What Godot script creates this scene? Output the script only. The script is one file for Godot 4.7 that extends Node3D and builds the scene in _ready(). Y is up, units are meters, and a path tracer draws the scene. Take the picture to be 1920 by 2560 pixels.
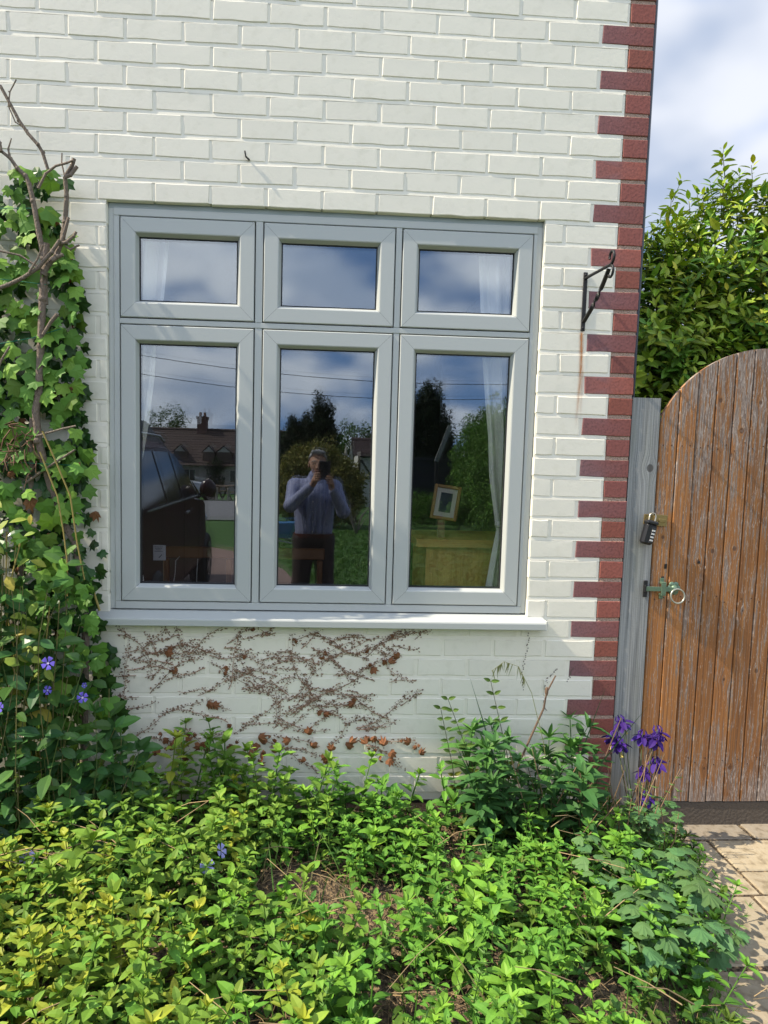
extends Node3D
# A white painted brick house front with a grey six-light window, ivy, a flower bed and a garden gate; the garden, lane and
# houses opposite, which the window panes mirror, stand behind the camera. World: the house corner is x = 0, the wall face z = 0.

var rng := RandomNumberGenerator.new()
var M := {}
const COURSE := 0.08833
const TOP := 3.5037

class MB:
	var v := PackedVector3Array()
	var c := PackedColorArray()
	var n := PackedVector3Array()
	var uv := PackedVector2Array()
	var col := Color.WHITE
	var has_uv := false
	var has_n := false
	func tri(a: Vector3, b: Vector3, d: Vector3):
		v.append(a); v.append(b); v.append(d)
		c.append(col); c.append(col); c.append(col)
	func quad(a: Vector3, b: Vector3, d: Vector3, e: Vector3):
		tri(a, b, d); tri(a, d, e)
	func uvq(a: Vector3, b: Vector3, d: Vector3, e: Vector3, r: Rect2):
		# a top-left, b top-right, d bottom-right, e bottom-left
		has_uv = true
		while uv.size() < v.size():
			uv.append(Vector2(0.5, 0.5))
		quad(a, b, d, e)
		var p := r.position
		var q := r.end
		for w in [p, Vector2(q.x, p.y), q, p, q, Vector2(p.x, q.y)]:
			uv.append(w)
	func box(p: Vector3, s: Vector3, b := Basis.IDENTITY, bevel := 0.0):
		var h := s / 2.0
		if bevel <= 0.0:
			var k := []
			for i in 8:
				k.append(p + b * Vector3(h.x if i & 1 else -h.x, h.y if i & 2 else -h.y, h.z if i & 4 else -h.z))
			quad(k[4], k[6], k[7], k[5]); quad(k[1], k[3], k[2], k[0])
			quad(k[5], k[7], k[3], k[1]); quad(k[0], k[2], k[6], k[4])
			quad(k[6], k[2], k[3], k[7]); quad(k[0], k[4], k[5], k[1])
			return
		# chamfered: each face inset, joined by strips and corner triangles
		var e := minf(bevel, minf(h.x, minf(h.y, h.z)) * 0.9)
		for ax in 3:
			var u := (ax + 1) % 3
			var w := (ax + 2) % 3
			for sg in [-1.0, 1.0]:
				var f := []
				for q in [[-1, -1], [-1, 1], [1, 1], [1, -1]]:
					var x := Vector3.ZERO
					x[ax] = sg * h[ax]
					x[u] = q[0] * (h[u] - e)
					x[w] = q[1] * (h[w] - e)
					f.append(p + b * x)
				if sg > 0: quad(f[0], f[1], f[2], f[3])
				else: quad(f[3], f[2], f[1], f[0])
		for ax in 3:
			var u := (ax + 1) % 3
			var w := (ax + 2) % 3
			for su in [-1.0, 1.0]:
				for sw in [-1.0, 1.0]:
					var f := []
					for q in [[-1, 0], [1, 0], [1, 1], [-1, 1]]:
						var x := Vector3.ZERO
						x[ax] = q[0] * (h[ax] - e)
						x[u] = su * (h[u] if q[1] == 0 else h[u] - e)
						x[w] = sw * (h[w] - e if q[1] == 0 else h[w])
						f.append(p + b * x)
					if su * sw > 0: quad(f[3], f[2], f[1], f[0])
					else: quad(f[0], f[1], f[2], f[3])
		for i in 8:
			var sx := 1.0 if i & 1 else -1.0
			var sy := 1.0 if i & 2 else -1.0
			var sz := 1.0 if i & 4 else -1.0
			var a := p + b * Vector3(sx * h.x, sy * (h.y - e), sz * (h.z - e))
			var d := p + b * Vector3(sx * (h.x - e), sy * h.y, sz * (h.z - e))
			var g := p + b * Vector3(sx * (h.x - e), sy * (h.y - e), sz * h.z)
			if sx * sy * sz > 0: tri(a, g, d)
			else: tri(a, d, g)
	func span(lo: Vector3, hi: Vector3, bevel := 0.0):
		box((lo + hi) / 2.0, hi - lo, Basis.IDENTITY, bevel)
	func tube(pts: Array, r0: float, r1: float, sides := 6, cap := true):
		# smooth-shaded tapered tube through pts
		has_n = true
		while n.size() < v.size():
			n.append(Vector3.ZERO)
		var m := pts.size()
		var rings := []
		var norms := []
		var side := Vector3.ZERO
		for i in m:
			var d: Vector3 = (pts[mini(i + 1, m - 1)] - pts[maxi(i - 1, 0)]).normalized()
			if side == Vector3.ZERO:
				side = d.cross(Vector3.UP if absf(d.y) < 0.9 else Vector3.RIGHT).normalized()
			else:
				side = (side - d * side.dot(d)).normalized()
			var other := d.cross(side)
			var r := lerpf(r0, r1, float(i) / maxi(m - 1, 1))
			var ring := []
			var nn := []
			for k in sides:
				var a := TAU * k / sides
				var o := side * cos(a) + other * sin(a)
				ring.append(pts[i] + o * r)
				nn.append(o)
			rings.append(ring)
			norms.append(nn)
		for i in m - 1:
			for k in sides:
				var k2 := (k + 1) % sides
				quad(rings[i][k], rings[i + 1][k], rings[i + 1][k2], rings[i][k2])
				for w in [norms[i][k], norms[i + 1][k], norms[i + 1][k2], norms[i][k], norms[i + 1][k2], norms[i][k2]]:
					n.append(w)
		if cap:
			for e in [0, m - 1]:
				var d: Vector3 = (pts[0] - pts[1]).normalized() if e == 0 else (pts[m - 1] - pts[m - 2]).normalized()
				for k in sides:
					var k2 := (k + 1) % sides
					if e == 0: tri(pts[e], rings[e][k], rings[e][k2])
					else: tri(pts[e], rings[e][k2], rings[e][k])
					for w in 3: n.append(d)
	func ball(p: Vector3, r: Vector3, seg := 8, rows := 6, b := Basis.IDENTITY):
		has_n = true
		while n.size() < v.size():
			n.append(Vector3.ZERO)
		for i in rows:
			for k in seg:
				var q := []
				for w in [[i, k], [i, k + 1], [i + 1, k + 1], [i + 1, k]]:
					var th: float = PI * w[0] / rows
					var ph: float = TAU * w[1] / seg
					q.append(Vector3(sin(th) * cos(ph), cos(th), sin(th) * sin(ph)))
				quad(p + b * (q[0] * r), p + b * (q[1] * r), p + b * (q[2] * r), p + b * (q[3] * r))
				for w in [0, 1, 2, 0, 2, 3]:
					n.append((b * (q[w] / r)).normalized())
	func leaf(base: Vector3, d: Vector3, up: Vector3, length: float, width: float, curl: float, fold: float):
		# pointed leaf, two halves folded along the midrib, tip curling down
		var s := d.cross(up).normalized()
		var nn := s.cross(d).normalized()
		var mid := []
		var lft := []
		var rgt := []
		var ws := [0.0, 0.43, 0.5, 0.31, 0.0]
		var ts := [0.0, 0.26, 0.52, 0.8, 1.0]
		for i in 5:
			var t: float = ts[i]
			var m := base + d * (length * t) - nn * (curl * length * t * t)
			mid.append(m)
			var w: float = ws[i] * width
			lft.append(m - s * w + nn * (fold * w))
			rgt.append(m + s * w + nn * (fold * w))
		tri(mid[0], lft[1], mid[1]); tri(mid[0], mid[1], rgt[1])
		for i in [1, 2]:
			quad(mid[i], lft[i], lft[i + 1], mid[i + 1])
			quad(mid[i], mid[i + 1], rgt[i + 1], rgt[i])
		tri(mid[3], lft[3], mid[4]); tri(mid[3], mid[4], rgt[3])
	func lobed(base: Vector3, d: Vector3, up: Vector3, size: float, outline: Array, cup: float):
		# flat leaf with lobes: outline holds (angle from the tip, radius) for one half
		var s := d.cross(up).normalized()
		var nn := s.cross(d).normalized()
		var ctr := base + d * (size * 0.34)
		var pts := []
		for sd: float in [1.0, -1.0]:
			for i in outline.size():
				var o: Vector2 = outline[i] if sd > 0 else outline[outline.size() - 1 - i]
				if sd < 0 and o.x < 0.01: continue
				var a := o.x * sd
				var r := o.y * size
				pts.append(ctr + d * (cos(a) * r) + s * (sin(a) * r) - nn * (cup * r * r / size + absf(sin(a * 2.5)) * 0.06 * r))
		for i in pts.size():
			tri(ctr, pts[i], pts[(i + 1) % pts.size()])
	func mesh(mat: Material) -> ArrayMesh:
		var a := []
		a.resize(Mesh.ARRAY_MAX)
		a[Mesh.ARRAY_VERTEX] = v
		a[Mesh.ARRAY_COLOR] = c
		if has_uv:
			while uv.size() < v.size(): uv.append(Vector2(0.5, 0.5))
			a[Mesh.ARRAY_TEX_UV] = uv
		if has_n:
			while n.size() < v.size(): n.append(Vector3.ZERO)
			for i in range(0, v.size(), 3):
				if n[i] == Vector3.ZERO:
					var f := (v[i + 2] - v[i]).cross(v[i + 1] - v[i]).normalized()
					n[i] = f; n[i + 1] = f; n[i + 2] = f
			# faces turn the way their normals point
			for i in range(0, v.size(), 3):
				if (v[i + 2] - v[i]).cross(v[i + 1] - v[i]).dot(n[i] + n[i + 1] + n[i + 2]) < 0.0:
					var t := v[i + 1]
					v[i + 1] = v[i + 2]
					v[i + 2] = t
					t = n[i + 1]
					n[i + 1] = n[i + 2]
					n[i + 2] = t
					var k := c[i + 1]
					c[i + 1] = c[i + 2]
					c[i + 2] = k
			a[Mesh.ARRAY_VERTEX] = v
			a[Mesh.ARRAY_COLOR] = c
			a[Mesh.ARRAY_NORMAL] = n
		var m := ArrayMesh.new()
		m.add_surface_from_arrays(Mesh.PRIMITIVE_TRIANGLES, a)
		m.surface_set_material(0, mat)
		return m

var used := {}
func numbered(called: String) -> String:
	used[called] = used.get(called, -1) + 1
	return called if used[called] == 0 else "%s_%03d" % [called, used[called]]

func tag(o: Node3D, label: String, category: String, group := "") -> Node3D:
	o.set_meta("label", label)
	o.set_meta("category", category)
	if group: o.set_meta("group", group)
	return o

func thing(called: String, label: String, category: String, at := Vector3.ZERO, turn := 0.0, group := "") -> Node3D:
	var o := Node3D.new()
	o.name = numbered(called)
	add_child(o)
	o.position = at
	o.rotation.y = turn
	return tag(o, label, category, group)

func put(parent: Node, called: String, m: Mesh, at := Vector3.ZERO) -> MeshInstance3D:
	var o := MeshInstance3D.new()
	var k := 0
	if parent == self:
		o.name = numbered(called)
	else:
		var key := "count_" + called
		k = parent.get_meta(key, -1) + 1
		parent.set_meta(key, k)
		o.name = called if k == 0 else "%s_%03d" % [called, k]
	o.mesh = m
	o.position = at
	parent.add_child(o, true)
	return o

func part(parent: Node, called: String, mb: MB, mat: Material, at := Vector3.ZERO) -> MeshInstance3D:
	return put(parent, called, mb.mesh(mat), at)

func solo(called: String, mb: MB, mat: Material, label: String, category: String, group := "", at := Vector3.ZERO) -> MeshInstance3D:
	var o := part(self, called, mb, mat, at)
	tag(o, label, category, group)
	return o

func struct(called: String, mb: MB, mat: Material) -> MeshInstance3D:
	var o := part(self, called, mb, mat)
	o.set_meta("kind", "structure")
	return o

func scatter(parent: Node, called: String, m: Mesh, places: Array, colors: Array) -> MultiMeshInstance3D:
	var mm := MultiMesh.new()
	mm.transform_format = MultiMesh.TRANSFORM_3D
	mm.use_colors = true
	mm.mesh = m
	mm.instance_count = places.size()
	for i in places.size():
		mm.set_instance_transform(i, places[i])
		mm.set_instance_color(i, colors[i])
	var o := MultiMeshInstance3D.new()
	o.multimesh = mm
	if parent == self:
		o.name = numbered(called)
	else:
		var k: int = parent.get_meta("count_" + called, -1) + 1
		parent.set_meta("count_" + called, k)
		o.name = called if k == 0 else "%s_%03d" % [called, k]
	parent.add_child(o, true)
	o.set_meta("kind", "stuff")
	return o

func rf(a: float, b: float) -> float:
	return rng.randf_range(a, b)

func lin(r: float, g: float, b: float) -> Color:
	return Color(r, g, b)

func mat(r: float, g: float, b: float, rough := 0.7, metal := 0.0) -> StandardMaterial3D:
	var m := StandardMaterial3D.new()
	m.albedo_color = Color(r, g, b).linear_to_srgb()
	m.roughness = rough
	m.metallic = metal
	return m

func vmat(rough := 0.6, back := Color.BLACK) -> StandardMaterial3D:
	var m := StandardMaterial3D.new()
	m.vertex_color_use_as_albedo = true
	m.roughness = rough
	if back != Color.BLACK:
		m.metallic_specular = 0.33
		m.backlight_enabled = true
		m.backlight = back
	return m

func noise_tex(freq: float, octaves: int, seed_: int, size := 512, ramp: Gradient = null, kind := FastNoiseLite.TYPE_SIMPLEX_SMOOTH) -> NoiseTexture2D:
	var f := FastNoiseLite.new()
	f.noise_type = kind
	f.frequency = freq
	f.fractal_octaves = octaves
	f.seed = seed_
	var t := NoiseTexture2D.new()
	t.width = size
	t.height = size
	t.seamless = true
	t.noise = f
	if ramp: t.color_ramp = ramp
	return t

func ramp(stops: Array) -> Gradient:
	# stops: [offset, r, g, b] with linear colours
	var g := Gradient.new()
	var o := PackedFloat32Array()
	var c := PackedColorArray()
	for s in stops:
		o.append(s[0])
		c.append(Color(s[1], s[2], s[3]).linear_to_srgb())
	g.offsets = o
	g.colors = c
	return g

func tri_world(m: StandardMaterial3D, scale: float) -> StandardMaterial3D:
	m.uv1_triplanar = true
	m.uv1_world_triplanar = true
	m.uv1_scale = Vector3.ONE * scale
	return m

func bump(m: StandardMaterial3D, t: Texture2D, cm: float) -> StandardMaterial3D:
	m.heightmap_enabled = true
	m.heightmap_texture = t
	m.heightmap_scale = cm
	return m

func _ready():
	rng.seed = 20240511
	make_view()
	make_sky()
	make_materials()
	make_ground()
	make_house()
	make_window()
	make_room()
	make_gate()
	make_wall_things()
	make_laurel()
	make_ivy()
	make_creeper()
	make_bed()
	make_special_plants()
	make_far_side()
	make_van()
	make_person()

func make_view():
	var cam := Camera3D.new()
	cam.name = "camera"
	cam.projection = Camera3D.PROJECTION_FRUSTUM
	cam.near = 0.05
	cam.far = 400.0
	cam.size = 2.0 * 0.05 * 1280.0 / 1734.184
	cam.frustum_offset = Vector2(64.8 / 1734.184, 34.38 / 1734.184) * 0.05
	cam.position = Vector3(-1.33587, 1.60003, 2.94003)
	cam.rotation = Vector3(-0.0873539, -0.0579962, 0.0254651)
	add_child(cam)
	cam.current = true
	var sun := DirectionalLight3D.new()
	sun.name = "sun"
	sun.light_color = Color(1.0, 0.95, 0.87)
	sun.light_energy = 1.6
	sun.light_angular_distance = 0.5
	sun.shadow_enabled = true
	add_child(sun)
	sun.look_at_from_position(Vector3.ZERO, -Vector3(-0.70, 0.735, 0.075), Vector3.UP)

func make_sky():
	var we := WorldEnvironment.new()
	we.name = "world_environment"
	var e := Environment.new()
	e.background_mode = Environment.BG_SKY
	e.tonemap_mode = Environment.TONE_MAPPER_LINEAR
	e.tonemap_exposure = 1.45
	e.sdfgi_enabled = true
	e.ssao_enabled = true
	e.ssil_enabled = true
	e.background_energy_multiplier = 0.8
	var w := 1024
	var h := 512
	var img := Image.create(w, h, false, Image.FORMAT_RGBF)
	var big := FastNoiseLite.new()
	big.seed = 27
	big.frequency = 1.5
	big.fractal_octaves = 5
	var fine := FastNoiseLite.new()
	fine.seed = 41
	fine.frequency = 4.0
	fine.fractal_octaves = 5
	for y in h / 2 + 8:
		var up := PI * (0.5 - (y + 0.5) / h)
		var s := maxf(sin(up), 0.0)
		for x in w:
			var a := TAU * (x + 0.5) / w
			var d := Vector3(cos(a) * cos(up), s, sin(a) * cos(up))
			# a layer of cloud seen at its height: stretches out towards the horizon
			var p := Vector3(d.x, 0.0, d.z) / (s + 0.22)
			var n := big.get_noise_3dv(p * 0.8) * 0.9 + fine.get_noise_3dv(p * 0.7) * 0.35
			var cover := smoothstep(-0.36, 0.14, n)
			var blue := Color(0.13, 0.31, 0.72).lerp(Color(0.30, 0.53, 0.92), pow(1.0 - s, 4.0))
			var shade := smoothstep(-0.3, 0.5, big.get_noise_3dv(p * 1.1 + Vector3(0, 7, 0)) + n * 0.3)
			var cloud := Color(0.86, 0.875, 0.91).lerp(Color(0.44, 0.51, 0.64), shade)
			# clouds round the sun shine brighter
			var off := d.angle_to(Vector3(-0.70, 0.735, 0.075)) / 0.75
			var glow := 1.0 + 1.7 * exp(-off * off)
			cloud = Color(cloud.r * glow, cloud.g * glow, cloud.b * glow)
			img.set_pixel(x, y, blue.lerp(cloud, cover * 0.84 + 0.04))
	for y in range(h / 2 + 8, h):
		for x in w:
			img.set_pixel(x, y, Color(0.25, 0.27, 0.2))
	var sm := PanoramaSkyMaterial.new()
	sm.panorama = ImageTexture.create_from_image(img)
	var sky := Sky.new()
	sky.sky_material = sm
	e.sky = sky
	we.environment = e
	add_child(we)

func wood_image(seed_: int, w: int, h: int, kind: String) -> ImageTexture:
	# kind "stain": orange stained softwood whose finish flakes off; "grey": bare silvered board; "pine": yellow clean pine
	var img := Image.create(w, h, false, Image.FORMAT_RGB8)
	var f := FastNoiseLite.new()
	f.seed = seed_
	f.frequency = 1.0
	f.fractal_octaves = 3
	var g := FastNoiseLite.new()
	g.seed = seed_ + 50
	g.frequency = 1.0
	g.fractal_octaves = 4
	var r := RandomNumberGenerator.new()
	r.seed = seed_
	var knots := []
	for i in 1 + seed_ % 3:
		knots.append(Vector3(r.randf_range(0.2, 0.8), (i + r.randf_range(0.15, 0.85)) / (1.0 + seed_ % 3), r.randf_range(0.06, 0.15)))
	var tone := r.randf_range(0.62, 1.32)
	var tone_bias := r.randf_range(-0.14, 0.2)
	var asp := 25.0 if kind == "stain" else 16.0
	for y in h:
		var v := float(y) / h
		for x in w:
			var u := float(x) / w
			var bend := 0.0
			var kn := 0.0
			for k in knots:
				var dx: float = u - k.x
				var dy: float = (v - k.y) * asp * 0.85
				var dd := sqrt(dx * dx + dy * dy)
				bend += dx * exp(-dd * dd * 9.0) * 0.85
				kn = maxf(kn, 1.0 - smoothstep(k.z * 0.75, k.z, dd))
			var uu := u - bend
			var grain := f.get_noise_2d(uu * 9.0, v * 1.6) * 0.5 + f.get_noise_2d(uu * 34.0, v * 5.0) * 0.5
			var slow := g.get_noise_2d(uu * 2.0 + 9.0, v * 4.0)
			var col: Color
			if kind == "stain":
				var c := Color(0.40, 0.165, 0.043).lerp(Color(0.19, 0.08, 0.028), clampf(0.5 + grain * 1.4, 0, 1)) * tone
				c = c.lerp(Color(0.42, 0.2, 0.06), clampf(slow * 1.3, 0, 1) * 0.6)
				var wear := g.get_noise_2d(uu * 7.0, v * 9.0 + 3.0) + 0.55 * f.get_noise_2d(uu * 30.0 + 5.0, v * 16.0)
				var bias := 0.66 * exp(-v * 3.8) + 0.55 * smoothstep(0.84, 1.0, v) + 0.4 * slow + tone_bias - 0.06
				var bare := smoothstep(0.22, 0.42, wear + bias)
				var silver := Color(0.30, 0.25, 0.21).lerp(Color(0.15, 0.115, 0.095), clampf(0.5 + grain * 1.3, 0, 1))
				col = c.lerp(silver, bare * 0.85)
				var flake := smoothstep(0.3, 0.46, g.get_noise_2d(uu * 22.0 + 40.0, v * 40.0) + 0.45 * bias - 0.12 + 0.25 * wear)
				col = col.lerp(Color(0.56, 0.47, 0.4), flake * 0.75)
				col = col.lerp(Color(0.06, 0.026, 0.014), kn * 0.7)
			elif kind == "grey":
				col = Color(0.37, 0.375, 0.36).lerp(Color(0.17, 0.175, 0.17), clampf(0.5 + grain * 1.5, 0, 1))
				col = col.lerp(Color(0.24, 0.25, 0.2), clampf(slow + 0.1, 0, 1) * 0.6)
				var saw := absf(sin(v * 900.0 + g.get_noise_2d(u * 2.0, v * 60.0) * 6.0))
				col = col * (0.93 + 0.1 * saw)
				col = col.lerp(Color(0.28, 0.2, 0.12), smoothstep(0.75, 1.0, v) * 0.55)
				col = col.lerp(Color(0.06, 0.055, 0.05), kn * 0.8)
			else:
				col = Color(0.5, 0.3, 0.07).lerp(Color(0.36, 0.2, 0.042), clampf(0.5 + grain * 1.3, 0, 1))
				col = col.lerp(Color(0.2, 0.09, 0.03), kn * 0.7)
			img.set_pixel(x, y, col.linear_to_srgb())
	return ImageTexture.create_from_image(img)

func make_materials():
	var fine := noise_tex(0.035, 4, 3, 512)
	var pits := noise_tex(0.045, 3, 8, 512, ramp([[0.0, 0.0, 0.0, 0.0], [0.2, 0.03, 0.03, 0.03], [0.3, 0.28, 0.28, 0.28], [0.62, 0.42, 0.42, 0.42], [0.8, 0.75, 0.75, 0.75], [1.0, 1, 1, 1]]))
	var paint := mat(0.86, 0.82, 0.69, 0.6)
	paint.vertex_color_use_as_albedo = true
	paint.albedo_texture = noise_tex(0.012, 4, 77, 512, ramp([[0.0, 0.93, 0.93, 0.91], [0.4, 1, 1, 1], [1.0, 1, 1, 1]]))
	tri_world(paint, 2.3)
	bump(paint, pits, 0.024)
	M.paint = paint
	var red := vmat(0.75)
	red.albedo_texture = noise_tex(0.045, 4, 21, 512, ramp([[0.0, 0.55, 0.55, 0.55], [0.5, 0.95, 0.95, 0.95], [0.86, 1, 1, 1], [0.93, 2.0, 2.0, 2.0], [1.0, 2.2, 2.2, 2.2]]))
	tri_world(red, 3.1)
	bump(red, fine, 0.06)
	M.red = red
	var mort := mat(0.42, 0.29, 0.22, 0.95)
	tri_world(mort, 5.0)
	bump(mort, fine, 0.6)
	M.mortar = mort
	var black := mat(0.012, 0.012, 0.013, 0.6)
	M.black = black
	M.iron = bump(tri_world(mat(0.018, 0.018, 0.019, 0.5, 0.3), 8.0), fine, 0.1)
	var fr := mat(0.50, 0.522, 0.492, 0.42)
	fr.albedo_texture = noise_tex(0.3, 3, 5, 256, ramp([[0.0, 0.95, 0.95, 0.95], [1.0, 1, 1, 1]]))
	tri_world(fr, 6.0)
	bump(fr, noise_tex(0.25, 2, 15, 256), 0.02)
	M.frame = fr
	M.trim = mat(0.33, 0.38, 0.365, 0.5)
	M.gasket = mat(0.02, 0.022, 0.024, 0.7)
	var white := Image.create(2, 2, false, Image.FORMAT_RGB8)
	white.fill(Color.WHITE)
	var wt := ImageTexture.create_from_image(white)
	for k in [["glass", 0.215], ["inner_glass", 0.075]]:
		var g := StandardMaterial3D.new()
		g.transparency = BaseMaterial3D.TRANSPARENCY_ALPHA
		g.albedo_color = Color(0.93, 0.97, 1.0, k[1])
		g.albedo_texture = wt
		g.metallic = 1.0
		g.roughness = 0.0
		M[k[0]] = g
	var slab := mat(1, 1, 1, 0.9)
	slab.vertex_color_use_as_albedo = true
	slab.albedo_texture = noise_tex(0.02, 5, 31, 512, ramp([[0.0, 0.5, 0.47, 0.42], [0.45, 0.95, 0.93, 0.9], [0.7, 1, 1, 1], [1.0, 1, 1, 1]]))
	tri_world(slab, 1.7)
	bump(slab, noise_tex(0.06, 5, 9, 512), 0.14)
	M.slab = slab
	var soil := mat(1, 1, 1, 0.95)
	soil.albedo_texture = noise_tex(0.05, 5, 4, 512, ramp([[0.0, 0.03, 0.02, 0.012], [0.42, 0.10, 0.07, 0.04], [0.7, 0.24, 0.17, 0.09], [1.0, 0.36, 0.27, 0.15]]))
	tri_world(soil, 1.5)
	bump(soil, noise_tex(0.08, 4, 6, 512), 2.0)
	M.soil = soil
	var lawn := mat(1, 1, 1, 0.95)
	lawn.albedo_texture = noise_tex(0.06, 5, 14, 512, ramp([[0.0, 0.02, 0.06, 0.009], [0.45, 0.05, 0.14, 0.015], [0.6, 0.07, 0.18, 0.022], [1.0, 0.14, 0.24, 0.05]]))
	tri_world(lawn, 0.8)
	bump(lawn, noise_tex(0.15, 4, 44, 512), 4.0)
	M.lawn = lawn
	var grav := mat(1, 1, 1, 0.95)
	grav.albedo_texture = noise_tex(0.12, 3, 24, 512, ramp([[0.0, 0.07, 0.045, 0.04], [0.5, 0.2, 0.13, 0.11], [1.0, 0.42, 0.32, 0.27]]))
	tri_world(grav, 1.1)
	bump(grav, grav.albedo_texture, 2.5)
	M.gravel = grav
	var road := mat(1, 1, 1, 0.9)
	road.albedo_texture = noise_tex(0.08, 4, 34, 256, ramp([[0.0, 0.10, 0.10, 0.11], [1.0, 0.22, 0.21, 0.21]]))
	tri_world(road, 0.3)
	M.road = road
	M.leaf = vmat(0.55, Color(0.42, 0.5, 0.1))
	M.leaf_gloss = vmat(0.3, Color(0.4, 0.5, 0.1))
	M.leaf_dull = vmat(0.7, Color(0.35, 0.4, 0.1))
	M.petal = vmat(0.6, Color(0.5, 0.5, 0.6))
	M.dry = vmat(0.85)
	M.bark = bump(vmat(0.9), fine, 0.6)
	M.bark.uv1_triplanar = true
	M.bark.uv1_world_triplanar = true
	M.bark.uv1_scale = Vector3(9, 3, 9)
	M.plain = vmat(0.75)
	M.shiny = vmat(0.25)
	for i in 8:
		var s := mat(1, 1, 1, 0.72)
		s.albedo_texture = wood_image(100 + i * 7, 64, 768, "stain")
		M["plank%d" % i] = bump(s, s.albedo_texture, 0.15)
	var gp := mat(1, 1, 1, 0.85)
	gp.albedo_texture = wood_image(501, 96, 1024, "grey")
	M.post = bump(gp, gp.albedo_texture, 0.2)
	var pine := mat(1, 1, 1, 0.5)
	pine.albedo_texture = wood_image(703, 128, 512, "pine")
	M.pine = pine

func ground_y(z: float) -> float:
	return -0.02 * maxf(z - 12.0, 0.0)

func make_ground():
	var g := MB.new()
	var zs := [-60.0, -0.5, 3.0, 6.0, 9.0, 12.0, 20.0, 34.0, 60.0, 120.0]
	for i in zs.size() - 1:
		var a: float = zs[i]
		var b: float = zs[i + 1]
		g.quad(Vector3(-90, ground_y(a) - 0.03, a), Vector3(90, ground_y(a) - 0.03, a), Vector3(90, ground_y(b) - 0.03, b), Vector3(-90, ground_y(b) - 0.03, b))
	struct("ground", g, M.lawn)
	var d := MB.new()
	var edge := [[2.2, -1.2], [4.0, -1.35], [6.0, -1.55], [7.5, -1.85], [9.0, -2.4], [10.2, -3.4]]
	for i in edge.size() - 1:
		var a = edge[i]
		var b = edge[i + 1]
		d.quad(Vector3(-12, -0.012, a[0]), Vector3(a[1], -0.012, a[0]), Vector3(b[1], -0.012, b[0]), Vector3(-12, -0.012, b[0]))
	struct("gravel_drive", d, M.gravel)
	var r := MB.new()
	r.quad(Vector3(-60, ground_y(17.5) + 0.0, 17.5), Vector3(-3.2, ground_y(17.5), 17.5), Vector3(-4.5, ground_y(33), 33), Vector3(-60, ground_y(33), 33))
	struct("road", r, M.road)
	# soil of the bed: a low uneven mound between the wall and the path
	var s := MB.new()
	var nz := FastNoiseLite.new()
	nz.frequency = 1.4
	nz.seed = 3
	var h := func(x: float, z: float) -> float:
		return bed_y(x, z) + nz.get_noise_2d(x * 6.0, z * 6.0) * 0.02
	for i in 60:
		for j in 26:
			var x0 := -4.4 + i * 0.08
			var z0 := 0.0 + j * 0.08
			var x1 := x0 + 0.08
			var z1 := z0 + 0.08
			s.quad(Vector3(x0, h.call(x0, z0), z0), Vector3(x1, h.call(x1, z0), z0), Vector3(x1, h.call(x1, z1), z1), Vector3(x0, h.call(x0, z1), z1))
	struct("flower_bed_soil", s, M.soil)
	# paving by the gate, slab by slab
	var base := MB.new()
	base.quad(Vector3(-0.9, -0.006, -0.3), Vector3(3.0, -0.006, -0.3), Vector3(3.0, -0.006, 4.0), Vector3(-0.9, -0.006, 4.0))
	var path := struct("path", base, M.soil)
	var slabs := [[-0.3, -0.07, 0.615, 0.106, 1], [0.63, -0.072, 1.5, 0.104, 1], [-0.3, 0.124, 0.392, 0.5, 0], [0.402, 0.124, 1.2, 0.346, 0], [0.402, 0.357, 1.2, 0.5, 0],
		[-0.5, 0.512, 0.343, 0.876, 0], [0.354, 0.512, 0.95, 0.878, 0], [-0.6, 0.9, 0.22, 1.36, 0], [0.232, 0.9, 0.8, 1.36, 0], [0.812, 0.9, 1.5, 1.36, 0], [-0.6, 1.374, 0.4, 1.95, 0], [0.412, 1.374, 1.2, 1.95, 0], [0.965, 0.512, 1.5, 0.878, 0], [-0.6, 1.964, 0.3, 2.6, 0], [0.312, 1.964, 1.1, 2.6, 0]]
	for q in slabs:
		var m := MB.new()
		var k := rf(0.86, 1.08)
		m.col = Color(0.375 * k, 0.315 * k, 0.215 * k) if q[4] == 0 else Color(0.30 * k, 0.255 * k, 0.19 * k)
		m.box(Vector3((q[0] + q[2]) / 2, -0.025 + rf(-0.0015, 0.0015), (q[1] + q[3]) / 2), Vector3(q[2] - q[0], 0.05, q[3] - q[1]), Basis.from_euler(Vector3(rf(-0.006, 0.006), 0, rf(-0.004, 0.004))), 0.005)
		part(path, "paving_slab", m, M.slab)

func bed_edge(z: float) -> float:
	# the bed's border with the path
	if z < 0.1: return 0.27
	if z < 0.5: return lerpf(0.27, 0.2, (z - 0.1) / 0.4)
	return lerpf(0.2, -0.1, clampf((z - 0.5) / 0.55, 0, 1.6))

func bed_y(x: float, z: float) -> float:
	var e := bed_edge(z)
	return lerpf(-0.04, 0.07, smoothstep(0.0, 0.35, e - x)) + 0.02 * sin(x * 3.0 + z * 2.0)

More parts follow.
